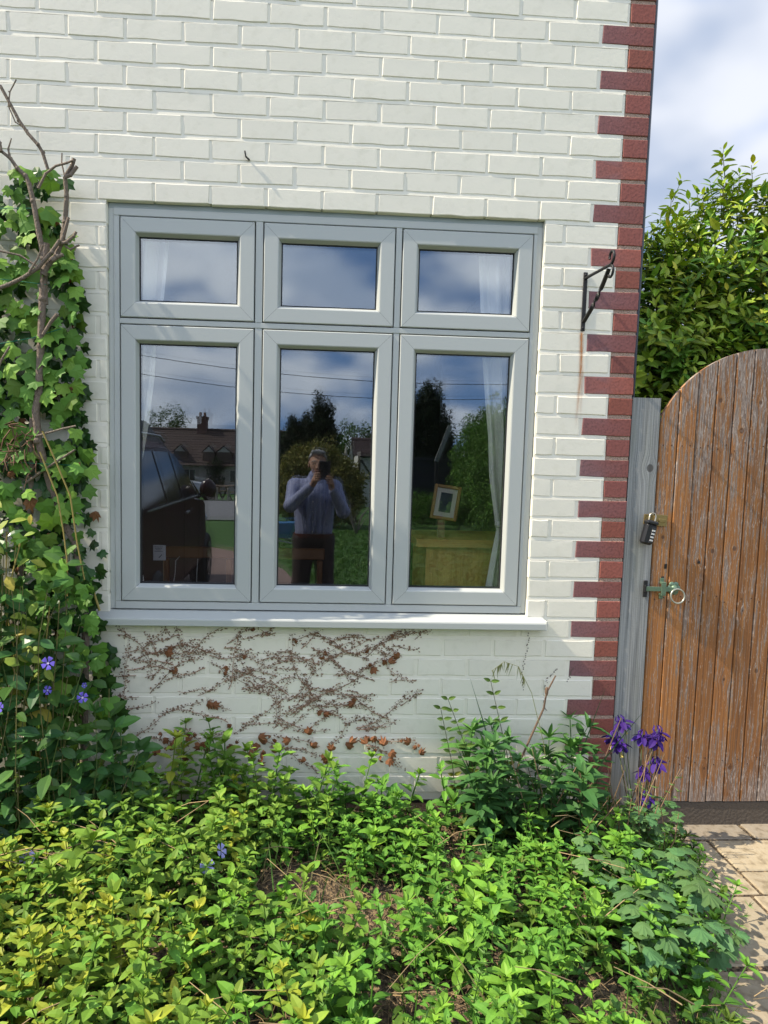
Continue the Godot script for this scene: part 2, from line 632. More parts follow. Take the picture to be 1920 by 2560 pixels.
func brick_mesh(w: float, h: float, white: bool, stretcher := false) -> ArrayMesh:
	# one brick, front face at z = 0 with rounded uneven arrises, lower left corner at the origin
	var m := MB.new()
	var nx := 4 if w > 0.15 else 3
	var ring := []
	var inner := []
	var back := []
	var cols := []
	var bev := 0.0022 if white else 0.002
	var j := 0.0022 if white else 0.0016
	var tone := rf(0.97, 1.02) if white else rf(0.85, 1.15)
	var hue := rf(0.0, 1.0)
	for row in [0, 1]:
		for i in nx:
			var t := float(i) / (nx - 1)
			if row == 1: t = 1.0 - t
			var x := t * w
			var y := 0.0 if row == 0 else h
			var sx := 1.0 if i == (0 if row == 0 else nx - 1) else (-1.0 if i == (nx - 1 if row == 0 else 0) else 0.0)
			if absf(t - 0.5) < 0.45: sx = 0.0
			elif t < 0.5: sx = 1.0
			else: sx = -1.0
			var sy := 1.0 if row == 0 else -1.0
			var jit := Vector3(rf(-j, j), rf(-j, j), 0)
			ring.append(Vector3(x, y, -bev) + jit)
			inner.append(Vector3(x + sx * bev, y + sy * bev, rf(-0.0002, 0.0002)) + jit)
			back.append(Vector3(x - sx * 0.003, y - sy * 0.003, -0.02) + jit * 0.3)
			if white:
				cols.append(Color(tone, tone, tone))
			else:
				var c := Color(0.34, 0.10, 0.07).lerp(Color(0.22, 0.08, 0.075), hue) * tone
				if stretcher and t < 0.52:
					c = c.lerp(Color(0.25, 0.16, 0.18), rf(0.25, 0.65))
				cols.append(c)
	var n := ring.size()
	var ctr := Vector3(w / 2, h / 2, rf(-0.0002, 0.0003))
	var cc: Color = (cols[0] + cols[nx - 1]) / 2.0
	for i in n:
		var k := (i + 1) % n
		m.v.append_array([ctr, inner[k], inner[i]])
		m.c.append_array([cc, cols[k], cols[i]])
		m.v.append_array([inner[i], inner[k], ring[k], inner[i], ring[k], ring[i]])
		m.c.append_array([cols[i], cols[k], cols[k], cols[i], cols[k], cols[i]])
		m.v.append_array([ring[i], ring[k], back[k], ring[i], back[k], back[i]])
		m.c.append_array([cols[i], cols[k], cols[k], cols[i], cols[k], cols[i]])
	return m.mesh(M.paint if white else M.red)

const WX0 := -2.209
const WX1 := -0.418
const WY0 := 0.945
const WY1 := 2.637

func make_house():
	var house := thing("brick_house", "white painted brick house corner with red quoin bricks and a grey window", "house")
	var bed := MB.new()
	var zf := -0.0031
	bed.span(Vector3(-5.0, 0.12, -0.1), Vector3(WX0 - 0.002, 3.9, zf))
	bed.span(Vector3(WX1 + 0.002, 0.12, -0.1), Vector3(-0.106, 3.9, zf))
	bed.span(Vector3(WX0 - 0.002, WY1 + 0.002, -0.1), Vector3(WX1 + 0.002, 3.9, zf))
	bed.span(Vector3(WX0 - 0.002, 0.12, -0.1), Vector3(WX1 + 0.002, WY0 - 0.016, zf))
	var wall := part(house, "wall", bed, M.paint)
	# struck bed joints: each slopes out from under the brick above to the arris of the brick below
	var jw := MB.new()
	var jq := MB.new()
	for n in range(-4, 37):
		var yt := TOP - COURSE * n - 0.0725
		var yb := TOP - COURSE * (n + 1) - 0.001
		var runs := [[-5.0, -0.106]]
		if yb > WY0 - 0.01 and yt < WY1: runs = [[-5.0, WX0 - 0.003], [WX1 + 0.003, -0.106]]
		for r in runs:
			var x: float = r[0]
			while x < r[1] - 0.001:
				var x2 := minf(x + 0.3, r[1])
				jw.quad(Vector3(x, yt, -0.003), Vector3(x2, yt, -0.003), Vector3(x2, yb, -0.0012), Vector3(x, yb, -0.0012))
				x = x2
		jq.quad(Vector3(-0.106, yt, -0.0046), Vector3(-0.003, yt, -0.0046), Vector3(-0.003, yb, -0.0022), Vector3(-0.106, yb, -0.0022))
	part(wall, "bed_joints", jw, M.paint).set_meta("kind", "stuff")
	part(wall, "quoin_joints", jq, M.mortar).set_meta("kind", "stuff")
	var qm := MB.new()
	qm.span(Vector3(-0.106, 0.12, -0.1), Vector3(-0.004, 3.9, zf - 0.0016))
	part(wall, "quoin_mortar", qm, M.mortar)
	var dpc := MB.new()
	dpc.span(Vector3(-5.0, 0.115, -0.1), Vector3(0.001, 0.128, 0.004))
	part(wall, "damp_course", dpc, M.black)
	var base := MB.new()
	base.span(Vector3(-5.0, -0.2, -0.1), Vector3(0.0, 0.115, -0.006))
	part(wall, "plinth", base, M.mortar)
	# shared brick shapes, a few of each
	var full := []
	var head := []
	for i in 9: full.append(brick_mesh(0.2125, 0.0725, true))
	var qs := []
	var qh := []
	for i in 6:
		qs.append(brick_mesh(0.2135, 0.0715, false, true))
		qh.append(brick_mesh(0.1015, 0.0715, false))
	var far := MB.new()
	var shown := 0
	for n in range(-4, 38):
		var odd := (n % 2 + 2) % 2 == 1
		var y := TOP - COURSE * n - 0.073
		var q: MeshInstance3D
		if odd: q = put(wall, "quoin_brick", qs[rng.randi() % 6], Vector3(-0.2135 + rf(-0.001, 0.001), y + 0.0005, rf(-0.001, 0.001)))
		else: q = put(wall, "quoin_brick", qh[rng.randi() % 6], Vector3(-0.1015 + rf(-0.001, 0.001), y + 0.0005, rf(-0.001, 0.001)))
		q.rotation.z = rf(-0.004, 0.004)
		var x := -0.227 if odd else -0.1145
		while x > -4.8:
			var l := x - 0.2125
			var spans := [[l, x]]
			if y + 0.07 > WY0 and y < WY1 - 0.01:
				spans = []
				if l < WX0 - 0.004: spans.append([l, minf(x, WX0 - 0.003)])
				if x > WX1 + 0.004: spans.append([maxf(l, WX1 + 0.003), x])
			for s in spans:
				if s[1] - s[0] < 0.012: continue
				var me: ArrayMesh = full[rng.randi() % 9] if s[1] - s[0] > 0.2124 else brick_mesh(s[1] - s[0], 0.0725, true)
				var p := Vector3(s[0] + rf(-0.0015, 0.0015), y + rf(-0.001, 0.001), rf(-0.0015, 0.0012))
				# bricks outside the picture are joined into one part
				if s[1] < -2.75 or y > 3.6:
					var t := Transform3D(Basis.IDENTITY, p)
					var arr := me.surface_get_arrays(0)
					for w in arr[Mesh.ARRAY_VERTEX]: far.v.append(t * w)
					far.c.append_array(arr[Mesh.ARRAY_COLOR])
				else:
					var b := put(wall, "brick", me, p)
					b.rotation.z = rf(-0.003, 0.003)
					shown += 1
			x = l - 0.0125 - rf(0.0, 0.0004)
	var o := part(wall, "brickwork", far, M.paint)
	o.set_meta("kind", "stuff")
	# the rest of the house: side and back walls, flat roof with a coping
	var sides := MB.new()
	sides.col = Color(0.9, 0.9, 0.88)
	sides.span(Vector3(-0.25, -0.2, -3.5), Vector3(-0.004, 3.9, -0.1))
	sides.span(Vector3(-5.0, -0.2, -3.5), Vector3(-4.75, 3.9, -3.0))
	sides.span(Vector3(-5.0, -0.2, -0.5), Vector3(-4.75, 3.9, -0.1))
	sides.span(Vector3(-5.0, 2.4, -3.0), Vector3(-4.75, 3.9, -0.5))
	sides.span(Vector3(-5.0, -0.2, -3.0), Vector3(-4.75, 0.2, -0.5))
	sides.span(Vector3(-4.75, -0.2, -3.5), Vector3(-0.25, 3.9, -3.25))
	part(house, "side_wall", sides, M.paint)
	var roof := MB.new()
	roof.col = Color(0.2, 0.2, 0.2)
	roof.span(Vector3(-5.0, 3.9, -3.5), Vector3(0.0, 4.02, 0.0))
	part(house, "roof", roof, M.plain)
	make_window_in = house

var make_window_in: Node3D

func sash(parent: Node, x0: float, y0: float, x1: float, y1: float):
	# mitred frame of four members with a bevelled inner edge, its black seal and two panes
	var t := 0.07
	var zf := -0.012
	var o := [Vector2(x0, y0), Vector2(x1, y0), Vector2(x1, y1), Vector2(x0, y1)]
	var i := [Vector2(x0 + t, y0 + t), Vector2(x1 - t, y0 + t), Vector2(x1 - t, y1 - t), Vector2(x0 + t, y1 - t)]
	var names := ["sash_bottom_rail", "sash_stile", "sash_top_rail", "sash_stile"]
	for k in 4:
		var n := (k + 1) % 4
		var m := MB.new()
		var a: Vector2 = o[k]
		var b: Vector2 = o[n]
		var c: Vector2 = i[n]
		var d: Vector2 = i[k]
		var u := (b - a).normalized() * 0.0005
		a += u; d += u; b -= u; c -= u
		var inw := Vector2(-u.y, u.x).normalized()
		var p := func(q: Vector2, off: float, z: float) -> Vector3:
			return Vector3(q.x + inw.x * off, q.y + inw.y * off, z)
		# inward offsets shift the ends along the mitre
		var ul := u.normalized()
		var e := func(q: Vector2, off: float, z: float, s: float) -> Vector3:
			return Vector3(q.x + inw.x * off + ul.x * off * s, q.y + inw.y * off + ul.y * off * s, z)
		var rows := [[0.0, -0.05], [0.0, zf - 0.003], [0.003, zf], [t - 0.014, zf], [t - 0.010, zf - 0.002], [t, zf - 0.024], [t, -0.05]]
		for r in rows.size() - 1:
			m.quad(e.call(a, rows[r][0], rows[r][1], 1.0), e.call(a, rows[r + 1][0], rows[r + 1][1], 1.0), e.call(b, rows[r + 1][0], rows[r + 1][1], -1.0), e.call(b, rows[r][0], rows[r][1], -1.0))
		part(parent, names[k], m, M.frame)
	var g := MB.new()
	for q in [[x0 + t - 0.004, y0 + t - 0.004, x1 - t + 0.004, y0 + t + 0.005], [x0 + t - 0.004, y1 - t - 0.005, x1 - t + 0.004, y1 - t + 0.004], [x0 + t - 0.004, y0 + t, x0 + t + 0.005, y1 - t], [x1 - t - 0.005, y0 + t, x1 - t + 0.004, y1 - t]]:
		g.span(Vector3(q[0], q[1], -0.066), Vector3(q[2], q[3], -0.0385))
	part(parent, "seal", g, M.gasket)
	for k in [["pane", "glass", -0.042, 0.0, 0.0], ["inner_pane", "inner_glass", -0.060, rf(0.002, 0.0035) * (1 if rng.randf() < 0.5 else -1), rf(0.003, 0.005)]]:
		var m := MB.new()
		var hx := (x1 - x0) / 2 - t + 0.002
		var hy := (y1 - y0) / 2 - t + 0.002
		m.quad(Vector3(-hx, hy, 0), Vector3(hx, hy, 0), Vector3(hx, -hy, 0), Vector3(-hx, -hy, 0))
		var w := part(parent, k[0], m, M[k[1]], Vector3((x0 + x1) / 2, (y0 + y1) / 2, k[2]))
		w.rotation = Vector3(k[4], k[3], 0)

func make_window():
	var win := MeshInstance3D.new()
	win.name = "window"
	make_window_in.add_child(win)
	win.set_meta("label", "sage grey flush casement window of six lights with outside sill")
	# the box frame behind everything keeps the gaps between the sashes dark
	var core := MB.new()
	var xs := [[-2.160, -1.618], [-1.580, -1.040], [-1.007, -0.460]]
	var ys := [[2.180, 2.578], [1.003, 2.150]]
	var back := -0.052
	core.span(Vector3(WX0, WY0, -0.075), Vector3(-2.1, WY1, back))
	core.span(Vector3(-0.52, WY0, -0.075), Vector3(WX1, WY1, back))
	core.span(Vector3(-2.1, 2.52, -0.0752), Vector3(-0.52, WY1, back))
	core.span(Vector3(-2.1, WY0, -0.0752), Vector3(-0.52, 1.065, back))
	core.span(Vector3(-2.1, 2.076, -0.0752), Vector3(-0.52, 2.234, back))
	core.span(Vector3(-1.678, 1.065, -0.0748), Vector3(-1.522, 2.52, back))
	core.span(Vector3(-1.10, 1.065, -0.0748), Vector3(-0.947, 2.52, back))
	win.mesh = core.mesh(M.gasket)
	var g := 0.004
	var zf := -0.016
	var rows := [["frame_head", WX0 + 0.022, 2.578 + g, WX1 - 0.022, 2.612], ["frame_bottom_rail", WX0 + 0.022, 0.968, WX1 - 0.022, 1.003 - g], ["transom", -2.16 - g, 2.150 + g, -0.46 + g, 2.180 - g]]
	for r in rows:
		var m := MB.new()
		m.span(Vector3(r[1], r[2], -0.06), Vector3(r[3], r[4], zf + (0.0006 if r[0] == "transom" else 0.0)), 0.002)
		part(win, r[0], m, M.frame)
	for r in [[WX0 + 0.022, -2.16 - g], [-0.46 + g, WX1 - 0.022]]:
		var m := MB.new()
		m.span(Vector3(r[0], 1.003 - g + 0.0005, -0.06), Vector3(r[1], 2.578 + g - 0.0005, zf), 0.002)
		part(win, "frame_jamb", m, M.frame)
	for r in [[-1.618 + g, -1.580 - g], [-1.040 + g, -1.007 - g]]:
		for s in [[1.003 - g + 0.0005, 2.150 + g - 0.0005], [2.180 - g + 0.0005, 2.578 + g - 0.0005]]:
			var m := MB.new()
			m.span(Vector3(r[0], s[0], -0.06), Vector3(r[1], s[1], zf), 0.002)
			part(win, "mullion", m, M.frame)
	# outer trim, set back behind the frame face
	var tm := MB.new()
	tm.span(Vector3(WX0, 2.6125, -0.06), Vector3(WX1, WY1, -0.024), 0.001)
	part(win, "head_trim", tm, M.trim)
	for r in [[WX0, WX0 + 0.0215], [WX1 - 0.0215, WX1]]:
		var m := MB.new()
		m.span(Vector3(r[0], 0.968, -0.06), Vector3(r[1], 2.612, -0.022), 0.001)
		part(win, "side_trim", m, M.frame)
	for c in xs:
		for r in ys:
			sash(win, c[0] + 0.0005, r[0] + 0.0005, c[1] - 0.0005, r[1] - 0.0005)
	# sill: sloping top, rounded nose, end caps
	var s := MB.new()
	var a := -2.252
	var b := -0.347
	var prof := [Vector2(-0.06, 0.966), Vector2(-0.018, 0.962), Vector2(0.046, 0.944), Vector2(0.052, 0.941), Vector2(0.054, 0.936), Vector2(0.054, 0.912), Vector2(0.050, 0.909), Vector2(-0.01, 0.912), Vector2(-0.06, 0.930)]
	for k in prof.size():
		var p: Vector2 = prof[k]
		var q: Vector2 = prof[(k + 1) % prof.size()]
		var l0 := a if p.x > 0.001 else a
		s.quad(Vector3(l0, p.y, p.x), Vector3(b, p.y, p.x), Vector3(b, q.y, q.x), Vector3(l0, q.y, q.x))
	for e in [a, b]:
		for k in range(1, prof.size() - 1):
			s.tri(Vector3(e, prof[0].y, prof[0].x), Vector3(e, prof[k].y, prof[k].x), Vector3(e, prof[k + 1].y, prof[k + 1].x))
	var sill := part(win, "sill", s, M.frame)
	var cap := MB.new()
	cap.span(Vector3(b, 0.907, -0.006), Vector3(b + 0.006, 0.95, 0.055), 0.0015)
	part(sill if false else win, "sill_end_cap", cap, M.frame)

func make_room():
	# dim room behind the window
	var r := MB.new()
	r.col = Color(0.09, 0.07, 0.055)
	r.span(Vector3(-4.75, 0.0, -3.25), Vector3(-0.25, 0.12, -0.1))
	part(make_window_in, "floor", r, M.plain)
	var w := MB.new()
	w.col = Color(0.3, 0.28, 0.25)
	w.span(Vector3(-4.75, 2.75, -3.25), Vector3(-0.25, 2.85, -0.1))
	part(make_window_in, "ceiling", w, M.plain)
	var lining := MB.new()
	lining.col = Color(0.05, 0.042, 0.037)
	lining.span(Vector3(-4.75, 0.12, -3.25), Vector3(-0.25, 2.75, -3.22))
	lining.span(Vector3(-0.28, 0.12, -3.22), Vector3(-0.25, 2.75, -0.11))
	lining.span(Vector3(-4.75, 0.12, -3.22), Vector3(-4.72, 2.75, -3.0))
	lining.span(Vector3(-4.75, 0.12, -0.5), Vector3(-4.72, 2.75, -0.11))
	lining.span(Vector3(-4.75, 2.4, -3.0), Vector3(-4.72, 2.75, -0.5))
	var door := MB.new()
	door.quad(Vector3(-4.88, 0.2, -3.0), Vector3(-4.88, 0.2, -0.5), Vector3(-4.88, 2.4, -0.5), Vector3(-4.88, 2.4, -3.0))
	part(make_window_in, "garden_door_pane", door, M.glass)
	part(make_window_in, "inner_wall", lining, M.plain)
	# two tied-back curtains
	var cur := mat(0.72, 0.72, 0.66, 0.9)
	cur.backlight_enabled = true
	cur.backlight = Color(0.5, 0.5, 0.46)
	for side in [0, 1]:
		var m := MB.new()
		m.has_n = false
		var prof := [[2.62, 0.30], [2.3, 0.27], [2.1, 0.235], [1.94, 0.225], [1.75, 0.20], [1.55, 0.165], [1.36, 0.13], [1.32, 0.12], [1.2, 0.15], [1.07, 0.175], [0.5, 0.20], [0.15, 0.2]]
		if side == 1:
			prof = [[2.62, 0.265], [2.3, 0.24], [2.1, 0.222], [1.9, 0.20], [1.75, 0.18], [1.56, 0.165], [1.36, 0.13], [1.32, 0.122], [1.2, 0.14], [1.07, 0.158], [0.5, 0.19], [0.15, 0.19]]
		var wall_x := -2.28 if side == 0 else -0.405
		var sg := 1.0 if side == 0 else -1.0
		for i in prof.size() - 1:
			for k in 24:
				var f := func(row: int, t: float) -> Vector3:
					var pr = prof[row]
					var x: float = wall_x + sg * t * pr[1]
					return Vector3(x, pr[0], -0.15 + 0.018 * sin(t * 21.0 + row * 0.25) * (0.4 + pr[1] * 3.0))
				m.quad(f.call(i, k / 24.0), f.call(i, (k + 1) / 24.0), f.call(i + 1, (k + 1) / 24.0), f.call(i + 1, k / 24.0))
		var lab := "white cotton curtain tied back at the left edge of the window" if side == 0 else "white cotton curtain tied back at the right edge of the window"
		var c := solo("curtain", m, cur, lab, "curtain", "curtains inside the window")
		var tie := MB.new()
		tie.col = Color(0.55, 0.55, 0.5)
		var tx: float = wall_x + sg * 0.065
		tie.box(Vector3(tx, 1.335, -0.148), Vector3(0.13, 0.03, 0.05), Basis.from_euler(Vector3(0, 0, sg * 0.25)), 0.008)
		part(c, "tie_back", tie, M.plain)
	# pine chest with a crooked picture behind it
	var chest := thing("pine_chest", "yellow pine cupboard standing close inside the right hand light of the window", "cupboard", Vector3(-0.6, 0.12, -0.58))
	var tp := MB.new()
	var x0 := -0.265
	var x1 := 0.3
	tp.uvq(Vector3(x0, 1.135, -0.24), Vector3(x1, 1.135, -0.24), Vector3(x1, 1.135, 0.25), Vector3(x0, 1.135, 0.25), Rect2(0, 0, 0.5, 0.4))
	tp.uvq(Vector3(x0, 1.135, 0.25), Vector3(x1, 1.135, 0.25), Vector3(x1, 1.098, 0.25), Vector3(x0, 1.098, 0.25), Rect2(0, 0, 0.1, 1))
	tp.uvq(Vector3(x0, 1.135, -0.24), Vector3(x0, 1.135, 0.25), Vector3(x0, 1.098, 0.25), Vector3(x0, 1.098, -0.24), Rect2(0, 0, 0.1, 1))
	tp.uvq(Vector3(x0, 1.098, -0.24), Vector3(x1, 1.098, -0.24), Vector3(x1, 1.098, 0.25), Vector3(x0, 1.098, 0.25), Rect2(0, 0, 0.5, 0.4))
	part(chest, "cupboard_top", tp, M.pine)
	var bd := MB.new()
	bd.uvq(Vector3(-0.215, 1.098, 0.22), Vector3(0.28, 1.098, 0.22), Vector3(0.28, 0.0, 0.22), Vector3(-0.215, 0.0, 0.22), Rect2(0, 0, 1, 1))
	bd.uvq(Vector3(-0.215, 1.098, -0.22), Vector3(-0.215, 1.098, 0.22), Vector3(-0.215, 0.0, 0.22), Vector3(-0.215, 0.0, -0.22), Rect2(0, 0, 1, 1))
	part(chest, "back_panel", bd, M.pine)
	for s in [0, 1]:
		var leg := MB.new()
		var lx: float = -0.215 if s == 0 else 0.245
		leg.uvq(Vector3(lx, 1.098, 0.228), Vector3(lx + 0.035, 1.098, 0.228), Vector3(lx + 0.035, 0.0, 0.228), Vector3(lx, 0.0, 0.228), Rect2(0, 0, 0.2, 1))
		leg.uvq(Vector3(lx, 1.098, 0.2), Vector3(lx, 1.098, 0.228), Vector3(lx, 0.0, 0.228), Vector3(lx, 0.0, 0.2), Rect2(0, 0, 0.2, 1))
		leg.uvq(Vector3(lx + 0.035, 1.098, 0.228), Vector3(lx + 0.035, 1.098, 0.2), Vector3(lx + 0.035, 0.0, 0.2), Vector3(lx + 0.035, 0.0, 0.228), Rect2(0, 0, 0.2, 1))
		part(chest, "stile", leg, M.pine)
	var pic := thing("picture", "small picture in a gilt frame standing askew on the pine cupboard", "picture", Vector3(-0.716, 1.428, -0.42))
	pic.rotation.z = -0.13
	pic.scale = Vector3.ONE * 0.56
	var easel := MB.new()
	easel.col = Color(0.2, 0.12, 0.06)
	easel.box(Vector3(0, -0.22, -0.03), Vector3(0.06, 0.2, 0.05), Basis.from_euler(Vector3(0, 0, 0.13)))
	part(pic, "stand", easel, M.plain)
	var fm := MB.new()
	fm.col = Color(0.3, 0.18, 0.07)
	for q in [[-0.118, -0.152, -0.09, 0.152], [0.09, -0.152, 0.118, 0.152], [-0.09, 0.124, 0.09, 0.152], [-0.09, -0.152, 0.09, -0.124]]:
		fm.span(Vector3(q[0], q[1], 0), Vector3(q[2], q[3], 0.025), 0.006)
	part(pic, "picture_frame", fm, M.shiny)
	var mt := MB.new()
	mt.col = Color(0.45, 0.44, 0.38)
	mt.span(Vector3(-0.09, -0.124, 0), Vector3(0.09, 0.124, 0.01))
	part(pic, "mount", mt, M.plain)
	var im := MB.new()
	im.col = Color(0.03, 0.045, 0.05)
	im.span(Vector3(-0.052, -0.085, 0.01), Vector3(0.052, 0.085, 0.012))
	part(pic, "print", im, M.plain)
	# two dining chairs with their backs to the window
	for k in 2:
		var lab: String = ["dark wooden dining chair inside the left hand light", "dark wooden dining chair inside the middle light"][k]
		var ch := thing("dining_chair", lab, "chair", Vector3([-2.08, -1.52][k], 0.12, -1.55), 0.05, "dining chairs in the room")
		var cm := mat(0.17, 0.085, 0.035, 0.45)
		var rl := MB.new()
		rl.box(Vector3(0, 0.92, 0.2), Vector3(0.44, 0.07, 0.022), Basis.IDENTITY, 0.006)
		part(ch, "back_rail", rl, cm)
		for s in [-1, 1]:
			var ps := MB.new()
			ps.box(Vector3(0.19 * s, 0.44, 0.2), Vector3(0.035, 0.88, 0.03), Basis.IDENTITY, 0.005)
			part(ch, "back_leg", ps, cm)
			var fl := MB.new()
			fl.box(Vector3(0.19 * s, 0.21, -0.19), Vector3(0.035, 0.42, 0.03), Basis.IDENTITY, 0.005)
			part(ch, "front_leg", fl, cm)
		var st := MB.new()
		st.box(Vector3(0, 0.44, 0), Vector3(0.43, 0.035, 0.42), Basis.IDENTITY, 0.008)
		part(ch, "seat", st, cm)
	# white charging cable on the inside ledge
	var ca := MB.new()
	ca.col = Color(0.3, 0.3, 0.29)
	ca.tube([Vector3(-2.02, 0.975, -0.19), Vector3(-1.985, 1.03, -0.2), Vector3(-1.975, 1.09, -0.2), Vector3(-1.972, 1.15, -0.2), Vector3(-1.955, 1.17, -0.2)], 0.0016, 0.0016, 5)
	ca.tube([Vector3(-1.862, 0.975, -0.19), Vector3(-1.878, 1.04, -0.2), Vector3(-1.878, 1.1, -0.2), Vector3(-1.874, 1.16, -0.2)], 0.0016, 0.0016, 5)
	solo("charging_cable", ca, M.plain, "thin white cables hanging inside the left hand light", "cable")
	var lg := MB.new()
	lg.col = Color(0.4, 0.38, 0.34)
	lg.span(Vector3(-2.3, 0.93, -0.3), Vector3(-0.36, 0.965, -0.076))
	part(make_window_in, "window_board", lg, M.plain)

func make_gate():
	var gate := thing("garden_gate", "arched wooden garden gate of weathered orange stained boards", "gate")
	var pitch := 0.0805
	var x := 0.1335
	var cx := 0.613
	var top := 2.146
	var rr := 0.525
	for i in 12:
		var x0 := x + 0.0008
		var x1 := x + pitch - 0.0022
		var m := MB.new()
		var seg := 4
		var arch := func(q: float) -> float:
			var dx := clampf(absf(q - cx), 0.0, rr - 0.02)
			return top - rr + sqrt(rr * rr - dx * dx)
		var zf := -0.008 + rf(-0.0012, 0.0012)
		var y0 := 0.112 + rf(-0.002, 0.002)
		var vv := func(y: float) -> float: return 1.0 - (y - 0.1) / 2.06
		var ch := 0.0035
		# front face in strips, then the chamfers, sides and sawn top
		for s in seg:
			var a := lerpf(x0 + ch, x1 - ch, float(s) / seg)
			var b := lerpf(x0 + ch, x1 - ch, float(s + 1) / seg)
			var ta: float = arch.call(a)
			var tb: float = arch.call(b)
			var ua := lerpf(0.04, 0.96, float(s) / seg)
			var ub := lerpf(0.04, 0.96, float(s + 1) / seg)
			m.has_uv = true
			m.v.append_array([Vector3(a, ta, zf), Vector3(b, tb, zf), Vector3(b, y0, zf), Vector3(a, ta, zf), Vector3(b, y0, zf), Vector3(a, y0, zf)])
			m.uv.append_array([Vector2(ua, vv.call(ta)), Vector2(ub, vv.call(tb)), Vector2(ub, vv.call(y0)), Vector2(ua, vv.call(ta)), Vector2(ub, vv.call(y0)), Vector2(ua, vv.call(y0))])
			m.v.append_array([Vector3(a, ta, zf - 0.02), Vector3(b, tb, zf - 0.02), Vector3(b, tb, zf), Vector3(a, ta, zf - 0.02), Vector3(b, tb, zf), Vector3(a, ta, zf)])
			for w in 6: m.uv.append(Vector2(ua, vv.call(ta)))
		for e in [[x0 + ch, x0, 0.03], [x1 - ch, x1, 0.97]]:
			var t0: float = arch.call(e[0])
			var t1: float = arch.call(e[1])
			m.v.append_array([Vector3(e[1], t1, zf - ch), Vector3(e[0], t0, zf), Vector3(e[0], y0, zf), Vector3(e[1], t1, zf - ch), Vector3(e[0], y0, zf), Vector3(e[1], y0, zf - ch)])
			m.v.append_array([Vector3(e[1], t1, zf - 0.02), Vector3(e[1], t1, zf - ch), Vector3(e[1], y0, zf - ch), Vector3(e[1], t1, zf - 0.02), Vector3(e[1], y0, zf - ch), Vector3(e[1], y0, zf - 0.02)])
			for w in 2:
				m.uv.append_array([Vector2(e[2], vv.call(t0)), Vector2(e[2], vv.call(t0)), Vector2(e[2], 1), Vector2(e[2], vv.call(t0)), Vector2(e[2], 1), Vector2(e[2], 1)])
		# tongue that closes the joint to the next board
		var tt: float = arch.call(x1)
		m.v.append_array([Vector3(x1 - 0.002, tt - 0.01, zf - 0.012), Vector3(x1 + 0.008, tt - 0.01, zf - 0.012), Vector3(x1 + 0.008, y0, zf - 0.012), Vector3(x1 - 0.002, tt - 0.01, zf - 0.012), Vector3(x1 + 0.008, y0, zf - 0.012), Vector3(x1 - 0.002, y0, zf - 0.012)])
		for w in 6: m.uv.append(Vector2(0.5, 0.4))
		m.c.resize(m.v.size())
		m.c.fill(Color.WHITE)
		part(gate, "plank", m, M["plank%d" % ((i * 5) % 8)])
		x += pitch
	for y in [0.3, 1.05, 1.72]:
		var m := MB.new()
		m.col = Color(0.12, 0.06, 0.03)
		m.box(Vector3(0.615, y, -0.045), Vector3(0.94, 0.09, 0.032), Basis.IDENTITY, 0.003)
		part(gate, "ledge", m, M.plain)
	# nails in two lines
	var nl := MB.new()
	nl.col = Color(0.06, 0.03, 0.02)
	for i in 11:
		for y in [0.3, 1.05, 1.72]:
			for k in [-0.02, 0.02]:
				nl.box(Vector3(0.1335 + pitch * (i + 0.5) + k + rf(-0.006, 0.006), y + k * 0.6 + rf(-0.012, 0.012), -0.008), Vector3(0.0045, 0.0045, 0.003))
	var nails := part(gate, "nail_heads", nl, M.plain)
	nails.set_meta("kind", "stuff")
	# keyhole slots
	for q in [Vector3(0.196, 1.19, 0), Vector3(0.186, 1.135, 0), Vector3(0.345, 1.21, 0)]:
		var m := MB.new()
		m.box(Vector3(q.x, q.y, -0.0065), Vector3(0.011, 0.02 if q.x < 0.3 else 0.011, 0.003))
		part(gate, "keyhole", m, M.black)
	# ring latch
	var steel := mat(0.16, 0.24, 0.16, 0.45, 0.5)
	var bar := MB.new()
	bar.box(Vector3(0.168, 1.091, 0.010), Vector3(0.13, 0.02, 0.005), Basis.from_euler(Vector3(0, 0, -0.01)), 0.001)
	part(gate, "latch_bar", bar, steel)
	var gd := MB.new()
	gd.box(Vector3(0.183, 1.092, 0.0145), Vector3(0.022, 0.046, 0.004), Basis.IDENTITY, 0.001)
	gd.box(Vector3(0.183, 1.118, 0.005), Vector3(0.022, 0.008, 0.022), Basis.IDENTITY, 0.001)
	gd.box(Vector3(0.183, 1.066, 0.005), Vector3(0.022, 0.008, 0.022), Basis.IDENTITY, 0.001)
	gd.box(Vector3(0.183, 1.128, -0.005), Vector3(0.018, 0.02, 0.004), Basis.IDENTITY, 0.001)
	gd.box(Vector3(0.183, 1.056, -0.005), Vector3(0.018, 0.02, 0.004), Basis.IDENTITY, 0.001)
	part(gate, "latch_guide", gd, steel)
	var rp := MB.new()
	rp.col = Color.WHITE
	for i in 6:
		var a := TAU * i / 6
		rp.ball(Vector3(0.237 + cos(a) * 0.018, 1.093 + sin(a) * 0.018, -0.004), Vector3(0.014, 0.014, 0.005), 8, 5)
	rp.ball(Vector3(0.237, 1.093, 0.002), Vector3(0.017, 0.017, 0.014), 10, 6)
	part(gate, "ring_plate", rp, steel)
	var ring := MB.new()
	var pts := []
	for i in 25:
		var a := TAU * i / 24 + 0.4
		pts.append(Vector3(0.246 + cos(a) * 0.031, 1.062 + sin(a) * 0.031, 0.018 - 0.004 * sin(a)))
	ring.tube(pts, 0.0042, 0.0042, 8, false)
	part(gate, "ring_handle", ring, mat(0.42, 0.42, 0.34, 0.35, 0.7))
	var brass := mat(0.32, 0.23, 0.09, 0.4, 0.7)
	var hp := MB.new()
	var hb := Basis.from_euler(Vector3(0, 0, -0.05))
